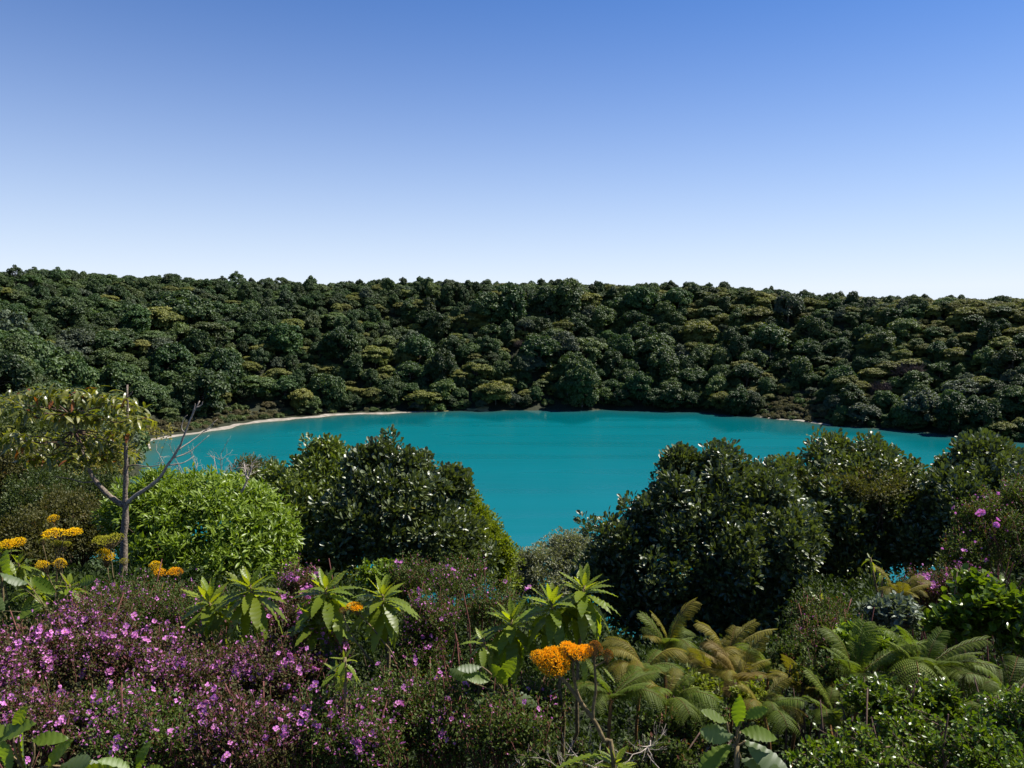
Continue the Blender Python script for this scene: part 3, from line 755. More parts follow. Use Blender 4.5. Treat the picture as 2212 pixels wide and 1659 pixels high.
# ------------------------------------------------------------------ the forked tree on the left
def forked_tree():
    Y = 16.0; r = np.random.default_rng(41); b = base_of(268, 1190, Y)
    o = empty('forked_tree', b, 'slender forked tree with one leafy arm, one bare arm and a snapped straight trunk', 'tree')
    q = lambda u, v, dy=0.0: at(u, v, Y + dy) - b
    def part(name, pts, r0, r1, parent, mat='bark', n=28, sides=9, taper=1.0):
        geo = Geo(); path = spline(pts, n); k = np.linspace(0, 1, len(path)) ** taper
        rr = (r0 + (r1 - r0) * k) * (1 + 0.10 * np.sin(np.arange(len(path)) * 1.9) * (r0 > 0.03))
        tube(geo, path + r.normal(size=path.shape) * r0 * 0.08, rr, sides); return link(name, geo.mesh(name, [M[mat]], True), parent)
    tr = part('trunk', [np.array([0.02, 0, -0.4]), q(266, 1210), q(270, 1120), q(271, 1075), q(272, 1000), q(274, 920), q(275, 832)], 0.092, 0.018, o)
    part('branch', [q(275, 860), q(284, 849), q(286, 846)], 0.015, 0.008, tr)
    left = part('branch', [q(268, 1092), q(246, 1078), q(222, 1058), q(200, 1030), q(184, 995), q(173, 960, .05), q(160, 930, .1), q(150, 895, .1)], 0.058, 0.030, o)
    right = part('branch', [q(274, 1088), q(290, 1072), q(320, 1052), q(345, 1032), q(362, 1005), q(384, 972), q(400, 935), q(415, 898), q(431, 866)], 0.046, 0.010, o, 'bark_pale')
    for pts in ([q(384, 972), q(410, 955, .2), q(440, 932, .4), q(470, 905, .5)], [q(400, 935), q(392, 925), q(397, 905), q(405, 897)], [q(372, 990), q(410, 975, .2), q(452, 940, .4)],
                [q(415, 898), q(420, 880), q(422, 872)], [q(362, 1005), q(395, 1000), q(420, 985, .2)], [q(424, 880), q(434, 876), q(438, 868)], [q(440, 932, .4), q(455, 924, .5), q(462, 915, .5)]):
        part('branch', pts, 0.016, 0.005, right, 'bark_pale', 12, 5)
    part('branch', [q(270, 1010), q(290, 1004), q(320, 1008), q(345, 1005)], 0.018, 0.008, tr, 'bark', 12, 6)
    part('branch', [q(206, 1040), q(180, 1042), q(150, 1034), q(118, 1030)], 0.02, 0.006, left, 'bark', 12, 6)
    # whorls of long drooping leaves at the ends of fine branches
    tips = [(20, 868), (45, 852), (75, 848), (105, 858), (130, 846), (160, 856), (188, 848), (215, 858), (240, 860), (268, 868), (290, 880), (300, 905), (60, 890), (100, 900), (140, 900), (175, 895),
            (210, 900), (245, 905), (280, 912), (35, 950), (60, 955), (90, 950), (120, 945), (150, 950), (185, 955), (215, 945), (245, 955), (262, 985), (70, 985), (110, 985), (140, 990), (165, 975), (200, 990), (230, 975), (25, 935), (260, 935)]
    geo, twigs = Geo(), Geo()
    hub = [q(150, 895, .1), q(160, 930, .1), q(173, 960, .05)]
    for (u, v) in tips:
        e = q(u, v, r.uniform(-0.9, 0.9)); h = hub[0] if v < 925 else hub[1 if u > 90 else 2]
        tube(twigs, curve(h, e, 0.10, 7, 0.015, r), np.linspace(0.02, 0.006, 7), 5)
        n = 34; a = r.random(n) * 6.283; el = r.uniform(-0.8, 0.55, n)
        d = np.stack([np.cos(a) * np.cos(el), np.sin(a) * np.cos(el), np.sin(el)], 1)
        pos = e + r.normal(size=(n, 3)) * [0.15, 0.15, 0.07]
        scatter(geo, LANCE_D, pos, d, np.tile([0, 0, 1.0], (n, 1)) + 0.3 * r.normal(size=(n, 3)), 0.235 * (0.7 + 0.5 * r.random(n)), r.random(n))
    link('twigs', twigs.mesh('twigs', [M['twig']], True), left)
    link('crown', geo.mesh('crown', [M['tree_leaf']]), left)
forked_tree()

# bleached dead shrub behind the bright bush and the dead stake in it
def dead_shrub(name, label, stems, Y, seed, th):
    r = np.random.default_rng(seed); b = base_of(stems[0][0], stems[0][1], Y)
    o = empty(name, b, label, 'dead shrub')
    for (u0, v0, u1, v1) in stems:
        geo = Geo(); a, e = at(u0, v0, Y) - b, at(u1, v1, Y + r.uniform(-.5, .5)) - b
        pth = curve(a, e, 0.06, 8, 0.012, r); tube(geo, pth, np.linspace(th, th * 0.3, 8), 6)
        L = np.linalg.norm(e - a)
        for k in range(7):
            s = pth[r.integers(2, 8)]; d = unit(unit(e - a) + 0.75 * r.normal(size=3))
            t = s + d * L * r.uniform(0.15, 0.4); pp = curve(s, t, 0.1, 5, 0.03, r); tube(geo, pp, np.linspace(th * 0.4, th * 0.14, 5), 4)
            for m_ in range(2):
                t2 = pp[3] + unit(d + 0.8 * r.normal(size=3)) * L * 0.14; tube(geo, curve(pp[2], t2, 0.1, 4, 0.02, r), np.linspace(th * 0.2, th * 0.09, 4), 3)
        link('branch', geo.mesh('branch', [M['bark_pale']], True), o)
dead_shrub('dead_shrub', 'bleached leafless twigs standing over the bright round bush', [(455, 1090, 420, 990), (470, 1090, 462, 985), (440, 1080, 385, 1000), (485, 1090, 510, 992), (420, 1080, 345, 985), (500, 1080, 545, 1005), (478, 1095, 445, 1010), (400, 1070, 372, 975), (492, 1080, 478, 978)], 20.5, 51, 0.020)
dead_shrub('dead_stake', 'pale forked dead stake poking out of the bright round bush', [(521, 1064, 545, 1000), (536, 1035, 528, 1002)], 17.2, 52, 0.032)

# ------------------------------------------------------------------ undergrowth that fills the slope between the bushes
def undergrowth():
    r = np.random.default_rng(61); geo = Geo()
    for i in range(2700):
        y = r.uniform(4.0, 31.0); x = r.uniform(-0.82, 0.86) * y + r.normal() * 0.4
        z = float(ground(x, y)); q = ((0.12 if y < 9.5 else 0.20) + 0.022 * y) * r.uniform(0.7, 1.3)
        uu = CU + FPX * x / y; lim = float(at(1106, np.interp(uu, [0, 700, 900, 1280, 1330, 1690, 1760, 2212], [1210, 1222, 1290, 1290, 1365, 1365, 1235, 1215]), y)[2]) - q
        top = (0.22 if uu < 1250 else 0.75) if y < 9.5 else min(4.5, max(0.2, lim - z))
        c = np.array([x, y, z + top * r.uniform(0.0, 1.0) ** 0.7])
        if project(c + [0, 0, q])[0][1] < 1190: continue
        n = 120; d = sphere_dirs(n, r); d[:, 2] = np.abs(d[:, 2]) * 0.9 - 0.1
        pos = c + d * q * (0.5 + 0.55 * r.random((n, 1))) * [1, 1, 1.15]
        tone = r.random() * 0.4
        scatter(geo, D_SMALL, pos, unit(d + 0.7 * r.normal(size=(n, 3)) + [0, 0, .3]), unit(d + [0, 0, .6] + 0.6 * r.normal(size=(n, 3))), (0.035 + 0.0036 * y) * (0.6 + 0.8 * r.random(n)), tone + 0.6 * r.random(n))
    return geo
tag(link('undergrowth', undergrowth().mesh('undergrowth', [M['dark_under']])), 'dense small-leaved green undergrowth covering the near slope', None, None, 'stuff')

# ------------------------------------------------------------------ purple-flowered shrubs
M['fine_green'] = leaf_mat('fine_green_leaves', (0.030, 0.056, 0.009), (0.105, 0.138, 0.022), 0.55, 0.2, 0.28, 0.12, rare=((0.13, 0.055, 0.03), 0.84))
M['fine_red'] = leaf_mat('fine_reddish_leaves', (0.034, 0.042, 0.010), (0.100, 0.088, 0.024), 0.55, 0.2, 0.25, 0.12, rare=((0.14, 0.045, 0.045), 0.76))
M['petal'] = leaf_mat('mauve_petals', (0.42, 0.10, 0.36), (0.70, 0.28, 0.62), 0.6, 0.2, 0.35, 0.22, tcol=(1.1, 0.8, 1.1))
M['bud'] = leaf_mat('mauve_buds', (0.24, 0.06, 0.14), (0.60, 0.23, 0.52), 0.6, 0.2, 0.3, 0.2, tcol=(1.1, 0.8, 1.1))
M['stamen'] = solid_mat('yellow_stamens', (0.55, 0.36, 0.08), (0.7, 0.5, 0.15), 60.0)

def flower_mesh(seed, closed=0.0):
    r = np.random.default_rng(seed); geo = Geo()
    k = 4
    for i in range(k):
        a = i * 6.283 / k + r.normal() * 0.1
        d = np.array([math.cos(a), math.sin(a), 0.25 + closed]); v, f = obovate(0.95, 0.12)
        scatter(geo, (v, f), np.zeros((1, 3)), d[None], np.array([[0, 0, 1.0]]), 0.5 * (0.85 + 0.3 * r.random()), 0.2 + 0.8 * r.random(), 0)
    for i in range(5):
        d = unit(np.array([r.normal() * .5, r.normal() * .5, 1.0]))
        scatter(geo, D_NARROW, np.zeros((1, 3)), d[None], sphere_dirs(1, r), 0.3, 0.5, 1)
    return geo.mesh('flower', [M['petal'], M['stamen']])
FLOWERS = [flower_mesh(1), flower_mesh(2), flower_mesh(3, 0.5), flower_mesh(4, 0.15)]

def purple_shrub(label, items, n_twig, n_flower, seed, mat='fine_green', leaf=0.026, group='mauve-flowered shrubs', fsize=0.05, cluster=0.55):
    r = np.random.default_rng(seed); L = lobes_of(items); u, v, Y = items[0][:3]; b = base_of(u, v, Y)
    o = empty('flowering_shrub', b, label, 'shrub', group)
    stems, fol = Geo(), Geo(); tips = []
    w = np.array([x[1][0] * x[1][2] for x in L]); w /= w.sum()
    for i in range(n_twig):
        c, R3 = L[r.choice(len(L), p=w)]
        d = sphere_dirs(1, r)[0]
        if d[2] < -0.2: d[2] *= -0.6
        if d[1] > 0.45: d[1] *= -1
        tip = c + d * R3 * r.uniform(0.55, 1.12) - b; Lt = r.uniform(0.22, 0.46)
        ax = unit(0.5 * d + [0, 0, 1.0] + 0.3 * r.normal(size=3)); foot = tip - ax * Lt
        tube(stems, curve(foot, tip, 0.05, 4, 0.02, r), np.linspace(0.0045, 0.002, 4), 3)
        n = 46; t = r.random(n) ** 0.75; a = r.random(n) * 6.283
        pos = foot + (tip - foot) * t[:, None] + r.normal(size=(n, 3)) * 0.032
        dd = unit(np.stack([np.cos(a), np.sin(a), r.uniform(-0.1, 0.8, n)], 1) + 0.5 * ax)
        tone = 0.4 * r.random()
        scatter(fol, D_SMALL, pos, dd, unit(ax + 0.7 * r.normal(size=(n, 3))), leaf * (0.6 + 0.8 * r.random(n)), np.clip(tone + 0.6 * r.random(n), 0, 1))
        if d[1] < 0.35: tips.append((tip, unit(ax * 0.5 + 0.5 * d + [0, -0.75, 0.1])))
    for i in range(14):
        c, R3 = L[r.choice(len(L), p=w)]
        tube(stems, curve(r.normal(size=3) * [.15, .15, 0], c - b + r.normal(size=3) * R3 * 0.6, 0.08, 7, 0.02, r), np.linspace(0.016, 0.005, 7), 5)
    link('stem', stems.mesh('stem', [M['red_twig']], True), o); link('foliage', fol.mesh('foliage', [M[mat]]), o)
    if tips:
        bud = Geo(); nb = n_flower * 7; ti = r.integers(len(tips), size=nb)
        hot = r.random(len(tips)) ** 2.2; ti = r.choice(len(tips), size=nb, p=hot / hot.sum())
        P_ = np.array([tips[i][0] for i in ti]) + r.normal(size=(nb, 3)) * 0.035; N_ = np.array([tips[i][1] for i in ti])
        scatter(bud, obovate(0.8, 0.15), P_, unit(N_ + 0.9 * r.normal(size=(nb, 3))), sphere_dirs(nb, r), fsize * 0.42 * (0.6 + 0.8 * r.random(nb)), r.random(nb))
        tag(link('buds', bud.mesh('buds', [M['bud']]), o), None, None, None, 'stuff')
    k = 0
    while k < n_flower and tips:
        p, nrm = tips[r.integers(len(tips))]
        m_ = 1 + (r.random() < cluster) * r.integers(1, 5)
        for j in range(m_):
            if k >= n_flower: break
            f = link('flower', FLOWERS[r.integers(4)], o, p + nrm * 0.02 + r.normal(size=3) * 0.028 * (j > 0))
            f.rotation_euler = (Vector(unit(nrm + 0.55 * r.normal(size=3))).to_track_quat('Z', 'Y') @ __import__('mathutils').Quaternion((0, 0, 1), r.random() * 6.28)).to_euler()
            s_ = fsize * r.uniform(0.55, 1.2); f.scale = (s_, s_, s_); k += 1
    return o
purple_shrub('mauve-flowered shrub at the left edge, thick with flowers below the broad leaves', [(60, 1410, 7.0, 120, 80), (20, 1460, 6.6, 90, 70)], 330, 142, 71, 'fine_red', fsize=0.060)
purple_shrub('mauve-flowered shrub second from the left edge, clusters along its top', [(240, 1400, 7.2, 125, 85), (190, 1330, 7.6, 90, 55)], 330, 114, 72, 'fine_red', fsize=0.058)
purple_shrub('mauve-flowered shrub in the middle of the front thicket, many reddish tips', [(430, 1450, 6.6, 130, 85), (380, 1390, 7.0, 80, 50)], 330, 91, 73, 'fine_red', fsize=0.056)
purple_shrub('mauve-flowered shrub below the pair of toothed rosettes', [(610, 1430, 6.6, 120, 80), (690, 1400, 6.8, 70, 60)], 320, 91, 74, 'fine_red', fsize=0.056)
purple_shrub('mauve-flowered shrub at the lower left above the pale broad leaves', [(120, 1560, 5.6, 130, 85), (60, 1530, 5.8, 90, 60)], 330, 75, 75, 'fine_red', fsize=0.048)
purple_shrub('green shrub with small mauve flowers at the bottom left of centre', [(330, 1570, 5.4, 130, 90), (260, 1520, 5.7, 90, 60)], 340, 70, 76, 'fine_green', fsize=0.046)
purple_shrub('mauve-flowered shrub at the bottom with a dense flower cluster low down', [(540, 1580, 5.4, 125, 90), (480, 1530, 5.7, 90, 60)], 330, 90, 77, 'fine_red', fsize=0.048)
purple_shrub('shrub with scattered mauve flowers at the bottom, below the tall yellowish sprout', [(720, 1560, 5.6, 115, 95), (800, 1600, 5.4, 80, 70)], 330, 80, 78, 'fine_green', fsize=0.048)
purple_shrub('small-leaved shrub with a few mauve flowers left of the orange flower heads', [(900, 1510, 6.0, 110, 95), (960, 1570, 5.8, 80, 80)], 330, 45, 79, 'fine_green', fsize=0.044)
purple_shrub('tall thin shrub with mauve flower groups in front of the dark glossy tree', [(930, 1330, 8.2, 70, 75), (900, 1400, 8.0, 70, 60), (960, 1260, 8.6, 40, 40)], 280, 44, 80, 'fine_green', fsize=0.058)
purple_shrub('reddish shrub with mauve flowers between the two tall toothed rosettes', [(650, 1250, 8.6, 50, 42), (620, 1330, 8.2, 70, 60)], 220, 45, 81, 'fine_red', fsize=0.056)
purple_shrub('dull green shrub with tiny mauve flowers beside the yellow flower heads', [(330, 1290, 9.2, 110, 50), (430, 1310, 9.0, 90, 55), (250, 1290, 9.4, 80, 45)], 330, 49, 82, 'fine_green', fsize=0.052)
purple_shrub('pink-flowered shrub at the right picture edge with layered side shoots', [(2150, 1150, 10.0, 85, 95), (2200, 1080, 10.2, 60, 60), (2080, 1200, 9.8, 60, 60), (2110, 1105, 10.1, 50, 40)], 420, 20, 83, 'fine_green', 0.032, fsize=0.075)
purple_shrub('purple-flowered shrub low beside the broad glossy shrub on the right', [(2070, 1245, 8.8, 65, 32), (1990, 1260, 8.8, 50, 32)], 170, 34, 84, 'fine_red', fsize=0.060)
purple_shrub('dark small-leaved shrub with few mauve flowers below the orange flower heads', [(1090, 1560, 5.6, 110, 95), (1160, 1500, 6.2, 80, 60), (1040, 1470, 6.4, 70, 50)], 340, 17, 85, 'fine_green', fsize=0.042)
purple_shrub('curly small-leaved shrub left of the green ferns, almost without flowers', [(1800, 1370, 7.4, 90, 60), (1770, 1320, 7.8, 60, 50), (1760, 1420, 7.2, 80, 40)], 280, 7, 86, 'fine_green', fsize=0.046)
purple_shrub('olive heath-like shrub between the rosettes and the grey bush', [(1060, 1300, 9.6, 80, 60), (1000, 1240, 10.5, 55, 55), (900, 1230, 11, 60, 40)], 300, 15, 87, 'fine_green', 0.03, fsize=0.06)

# ------------------------------------------------------------------ toothed rosette plants with yellow flower heads
M['rosette'] = leaf_mat('toothed_rosette_leaves', (0.105, 0.155, 0.010), (0.200, 0.240, 0.022), 0.42, 0.45, 0.48, 0.18, under=(0.11, 0.15, 0.06), tcol=(2.1, 1.9, 0.3))
M['broad'] = leaf_mat('broad_lit_leaves', (0.095, 0.155, 0.014), (0.160, 0.215, 0.028), 0.45, 0.4, 0.48, 0.18, under=(0.12, 0.16, 0.07), tcol=(2.0, 1.9, 0.3))
M['herb_stem'] = solid_mat('herb_stem', (0.10, 0.075, 0.035), (0.19, 0.14, 0.07), 30.0)
M['orange'] = leaf_mat('orange_florets', (0.88, 0.44, 0.004), (0.97, 0.60, 0.010), 0.7, 0.2, 0.25, 0.05, tcol=(1.1, 0.9, 0.3))
M['yellow'] = leaf_mat('yellow_florets', (0.84, 0.56, 0.004), (0.95, 0.70, 0.014), 0.7, 0.2, 0.25, 0.05, tcol=(1.1, 0.9, 0.3))
M['green_bud'] = leaf_mat('greenish_yellow_buds', (0.26, 0.27, 0.02), (0.46, 0.40, 0.04), 0.7, 0.2, 0.25, 0.05)
M['brown_bud'] = leaf_mat('browning_florets', (0.20, 0.075, 0.012), (0.42, 0.17, 0.015), 0.7, 0.2, 0.2, 0.05)

def toothed_leaf(w, droop, seed, teeth=11, broad=0.45, cup=0.22):
    r = np.random.default_rng(seed); V, F = [], []
    n = teeth * 2 + 1
    for i in range(n + 1):
        t = i / n
        env = (math.sin(math.pi * min(1, t / (2 * broad)) ** 0.9) if t < broad else math.cos((t - broad) / (1 - broad) * math.pi / 2) ** 0.85)
        env = max(env, 0.07 if t < 0.9 else 0.0)
        half = w / 2 * env * (1.0 if i % 2 else 0.84) * (1 + 0.06 * r.normal())
        yy, zz = t - droop * 0.22 * t ** 2, -droop * t ** 1.8
        wv = 0.02 * math.sin(i * 2.3 + seed)
        V += [[-half, yy - 0.015, zz + cup * half + wv], [0, yy, zz], [half, yy - 0.015, zz + cup * half - wv]]
    for i in range(n):
        a = i * 3
        F += [[a, a + 1, a + 4], [a, a + 4, a + 3], [a + 1, a + 2, a + 5], [a + 1, a + 5, a + 4]]
    g_ = Geo(); g_.add(V, F, 0.3 + 0.5 * r.random()); return g_
LEAVES = [toothed_leaf(0.29, d, 10 + i).mesh('leaf', [M['rosette']], True) for i, d in enumerate((0.05, 0.2, 0.35, 0.5, 0.15, 0.42))]
BROAD = [toothed_leaf(0.42, d, 30 + i, 9, 0.55).mesh('leaf', [M['broad']], True) for i, d in enumerate((0.02, 0.15, 0.3, 0.45))]

def head_mesh(w, h, n, mat, seed, lobes=3):
    """flat-topped cluster of small florets on branching stalks"""
    r = np.random.default_rng(seed); geo = Geo()
    cs = [(0, 0, 1.0)] if lobes == 1 else [(r.uniform(-.5, .5) * w, r.uniform(-.3, .3) * w, r.uniform(0.5, 0.75)) for _ in range(lobes)]
    cs = np.array(cs)[r.integers(len(cs), size=n)]; a, q = r.random(n) * 6.283, np.sqrt(r.random(n)); s_ = cs[:, 2]
    P = np.stack([cs[:, 0] + np.cos(a) * q * w * 0.5 * s_, cs[:, 1] + np.sin(a) * q * w * 0.5 * s_, h * (0.55 * s_ * (1 - q * q) + 0.3 * (s_ - 0.6)) + r.normal(size=n) * h * 0.05], 1)
    d = unit(np.stack([np.cos(a) * q * 0.8, np.sin(a) * q * 0.8, np.ones(n)], 1) + 0.25 * r.normal(size=(n, 3)))
    for k in range(3):
        scatter(geo, diamond(0.5, 0.2, 0.6), P, unit(d + 0.65 * r.normal(size=(n, 3))), sphere_dirs(n, r), w * 0.045 * r.uniform(0.7, 1.4, n), r.random(n), 0)
    for i in range(0, n, 9): tube(geo, curve((cs[i, 0] * .2, cs[i, 1] * .2, -h * 0.9), P[i], 0.08, 4, 0.01, r), 0.012 * w, 3, 0.4, 1)
    return geo.mesh('flower_head', [M[mat], M['herb_stem']])

def ring_leaves(o, c, ax, n, length, r, lib=LEAVES, el0=1.25, el1=-0.45, step=2.4, a0=None):
    """leaves in a spiral: young upright ones on top, old ones hanging"""
    a = r.random() * 6.283 if a0 is None else a0
    for i in range(n):
        t = i / max(1, n - 1); a += step + 0.25 * r.normal()
        el = el0 + (el1 - el0) * t ** 0.8 + 0.14 * r.normal()
        s = length * (0.45 + 0.6 * min(1, t * 1.6)) * r.uniform(0.85, 1.12)
        d = np.array([math.cos(a) * math.cos(el), math.sin(a) * math.cos(el), math.sin(el)])
        x = unit(np.cross(d, [0, 0, 1.0])); z = np.cross(x, d)
        lf = link('leaf', lib[(0 if t < 0.3 else 1 + int(t * 3)) if len(lib) > 4 else r.integers(len(lib))], o)
        Mx = Matrix([[x[k], d[k], z[k]] for k in range(3)]).to_4x4()
        lf.rotation_mode = 'XYZ'; lf.rotation_euler = Mx.to_euler(); lf.location = c + np.array([math.cos(a), math.sin(a), 0]) * 0.012 - ax * (t * length * 0.42)
        lf.scale = (s, s, s)

def rosette(label, spots, Y, seed, length, n=26, heads=(), name='rosette_plant', lib=LEAVES, group='toothed rosette plants', foot=None, el1=-0.85):
    """spots: (u, v) of each rosette's heart; heads: (u, v, width px, height px, colour, lobes)"""
    r = np.random.default_rng(seed); u, v = foot or (spots[0] if spots else heads[0][:2])
    b = base_of(u, v, Y); o = empty(name, b, label, 'plant', group)
    for i, (su, sv) in enumerate(spots):
        c = at(su, sv, Y + r.uniform(-.15, .15)) - b; geo = Geo()
        path = curve(r.normal(size=3) * [.06, .06, 0] - [0, 0, .2], c, 0.06, 10, 0.01, r); tube(geo, path, np.linspace(0.020, 0.012, 10), 7)
        link('stem', geo.mesh('stem', [M['herb_stem']], True), o)
        ring_leaves(o, c, unit(path[-1] - path[-3]), n, length, r, lib, el1=el1)
    for (hu, hv, wp, hp, mat, lobes) in heads:
        c = at(hu, hv, Y) - b; w, h = px(wp, Y), px(hp, Y); geo = Geo()
        st = curve(np.array([c[0] * 0.3 + 0.1 * r.normal(), c[1] * .3, max(0.1, c[2] - px(120, Y))]), c - [0, 0, h * 0.8], 0.08, 8, 0.01, r)
        tube(geo, st, np.linspace(0.010, 0.006, 8), 6); link('stem', geo.mesh('stem', [M['herb_stem']], True), o)
        f = link('flower_head', head_mesh(w, h * 1.2, int(220 + 4 * wp), mat, int(hu * 7 + hv), lobes), o, c)
        f.rotation_euler = (0.28 + 0.1 * r.normal(), 0.12 * r.normal(), r.random() * 0.6)
    return o
rosette('pair of large toothed rosettes on tall stems, leftmost of the dark-leaved rosettes', [(540, 1262), (450, 1292)], 7.2, 91, 0.42, 36)
rosette('tall toothed rosette second from left, right of the mauve-flowered gap', [(704, 1268), (690, 1330)], 6.8, 92, 0.40, 36)
rosette('toothed rosette with a small orange flower head at its left side', [(826, 1280)], 6.6, 93, 0.36, 36, [(775, 1312, 48, 18, 'orange', 2), (742, 1320, 20, 10, 'brown_bud', 1)])
rosette('sunlit yellow-green toothed rosettes standing above the orange flower heads', [(1190, 1296), (1262, 1264), (1105, 1334)], 6.2, 94, 0.37, 34)
rosette('small pale rosette sprout left of the sunlit rosettes', [(1044, 1382)], 6.0, 95, 0.22, 14)
rosette('yellow-flowered plant with broad flat heads at the left edge', [(40, 1215), (0, 1190)], 10.0, 96, 0.30, 20, [(28, 1166, 52, 14, 'yellow', 2), (10, 1228, 34, 14, 'yellow', 2)], group='yellow-flowered plants')
rosette('yellow-flowered plant with the widest flat head before the olive bush', [(100, 1250)], 10.6, 97, 0.30, 22, [(138, 1148, 62, 17, 'yellow', 2), (116, 1122, 24, 12, 'yellow', 1), (118, 1172, 30, 14, 'green_bud', 2), (135, 1180, 34, 14, 'green_bud', 2), (92, 1170, 18, 9, 'green_bud', 1)], group='yellow-flowered plants')
rosette('leafy plant with two round yellow heads side by side at the left', [(150, 1262), (70, 1270)], 9.4, 98, 0.30, 22, [(97, 1221, 34, 22, 'yellow', 2), (129, 1221, 28, 20, 'yellow', 1)], group='yellow-flowered plants')
rosette('yellow-flowered plant with a greenish head above a golden one, left of the round bush', [(255, 1275)], 10.0, 99, 0.26, 16, [(238, 1168, 54, 18, 'green_bud', 3), (232, 1206, 46, 26, 'yellow', 3), (268, 1214, 20, 10, 'green_bud', 1)], group='yellow-flowered plants')
rosette('yellow-orange flower heads just below the bright round bush', [(350, 1275)], 10.2, 100, 0.22, 12, [(336, 1226, 28, 18, 'yellow', 1), (364, 1233, 44, 16, 'orange', 2), (340, 1238, 30, 18, 'green_bud', 1), (388, 1238, 18, 12, 'brown_bud', 1)], group='yellow-flowered plants')
rosette('tall yellowish sprout rising through the mauve shrubs left of the orange heads', [(728, 1445), (745, 1420)], 5.6, 101, 0.16, 12)
rosette('single small orange bloom low in the mauve shrubs at the left', [], 7.6, 102, 0.1, 0, [(130, 1330, 24, 10, 'yellow', 2)], group='yellow-flowered plants')
rosette('single toothed sprig at the dark gap on the right beside the curly shrub', [(1775, 1300)], 8.0, 103, 0.26, 9, foot=(1790, 1360))
rosette('young pale shoot reaching up before the dark glossy trees on the right', [(1905, 1235), (1880, 1205)], 8.6, 104, 0.13, 7, foot=(1925, 1300))

def orange_plant():
    """the large orange heads on their leaning reddish stem"""
    Y = 4.6; r = np.random.default_rng(105); b = base_of(1330, 1655, Y)
    o = empty('orange_flower_plant', b, 'leaning plant with the large bright orange flower heads in front', 'plant', 'toothed rosette plants')
    q = lambda u, v, dy=0.0: at(u, v, Y + dy) - b
    def stem(pts, r0, r1):
        g_ = Geo(); pth = spline(pts, 20); tube(g_, pth, np.linspace(r0, r1, len(pth)), 8); link('stem', g_.mesh('stem', [M['herb_stem']], True), o)
    stem([np.array([0.05, 0, -0.1]), q(1325, 1640), q(1305, 1600), q(1287, 1563), q(1257, 1520), q(1225, 1478), q(1205, 1455)], 0.017, 0.010)
    stem([q(1257, 1520), q(1245, 1490), q(1238, 1450), q(1240, 1425)], 0.011, 0.008)
    stem([q(1282, 1560), q(1281, 1530), q(1287, 1490), q(1284, 1430), q(1284, 1412)], 0.010, 0.008)
    stem([q(1286, 1440), q(1300, 1432), q(1312, 1424)], 0.006, 0.005)
    for (u, v, wp, hp, mat, lob, tilt) in ((1196, 1428, 74, 22, 'orange', 1, 0.6), (1164, 1420, 42, 14, 'orange', 1, 0.4), (1234, 1404, 68, 16, 'orange', 3, 0.22), (1285, 1402, 36, 26, 'brown_bud', 1, 0.5), (1312, 1415, 26, 22, 'brown_bud', 1, 0.6)):
        f = link('flower_head', head_mesh(px(wp, Y), px(hp, Y) * 1.7, int(wp * 14), mat, int(u + v), lob), o, q(u, v + hp * 0.2)); f.rotation_euler = (tilt, 0.1 * r.normal(), 0)
    ring_leaves(o, q(1330, 1640), np.array([0, 0, 1.0]), 16, 0.17, r, el1=0.1)
    for (u, v, az, el, L) in ((1300, 1630, 190, -0.02, 0.36), (1265, 1535, 40, 1.2, 0.10), (1210, 1490, 200, 0.1, 0.08), (1260, 1420, -80, -0.9, 0.16), (1300, 1440, -40, -0.6, 0.13)):
        a = math.radians(az); d = np.array([math.cos(a) * math.cos(el), math.sin(a) * math.cos(el), math.sin(el)]); x = unit(np.cross(d, [0, 0.3, 1.0])); z = np.cross(x, d)
        lf = link('leaf', LEAVES[r.integers(6)], o, q(u, v)); lf.rotation_euler = Matrix([[x[k], d[k], z[k]] for k in range(3)]).to_euler(); lf.scale = (L, L, L)
orange_plant()

def broad_plant(label, spots, Y, seed, stem=None, lib=BROAD):
    """spots: (u, v) of leaf base, direction in the picture (degrees, 0 right, 90 up), towards the viewer, length px"""
    r = np.random.default_rng(seed); u, v = stem or spots[0][:2]; b = base_of(u, v, Y); o = empty('broad_leaf_plant', b, label, 'plant', 'broad-leaved plants')
    g_ = Geo(); top = at(u, v, Y) - b; tube(g_, curve([0, 0, -.1], top, 0.05, 8, 0.01, r), np.linspace(0.022, 0.014, 8), 8); link('stem', g_.mesh('stem', [M['herb_stem']], True), o)
    for (u, v, az, fw, L, face) in spots:
        a = math.radians(az); d = unit(np.array([math.cos(a), -fw, math.sin(a)])); n_ = unit(np.array([0.25 * math.cos(a + 1.57), -0.6, 0.6]) * face + 0.2 * r.normal(size=3))
        x = unit(np.cross(d, n_)); z = np.cross(x, d); s = px(L, Y)
        p1 = at(u, v, Y) - b
        g_ = Geo(); tube(g_, curve(top, p1, 0.1, 5, 0.0, r), 0.006, 5); link('stalk', g_.mesh('stalk', [M['herb_stem']], True), o)
        lf = link('leaf', lib[r.integers(len(lib))], o, p1); lf.rotation_euler = Matrix([[x[k], d[k], z[k]] for k in range(3)]).to_euler(); lf.scale = (s, s, s)
broad_plant('broad serrated-leaf plant with a dark stem at the bottom, right of the orange heads', [(1592, 1570, 88, .1, 78, 1), (1605, 1550, 28, .2, 62, 1), (1600, 1580, 8, .35, 85, 1), (1610, 1600, -38, .3, 125, -1), (1585, 1590, 165, .3, 105, -1), (1580, 1610, 200, .4, 110, 1), (1570, 1560, 150, .3, 80, 1), (1600, 1640, -12, .4, 90, -1)], 3.9, 111, (1592, 1610))
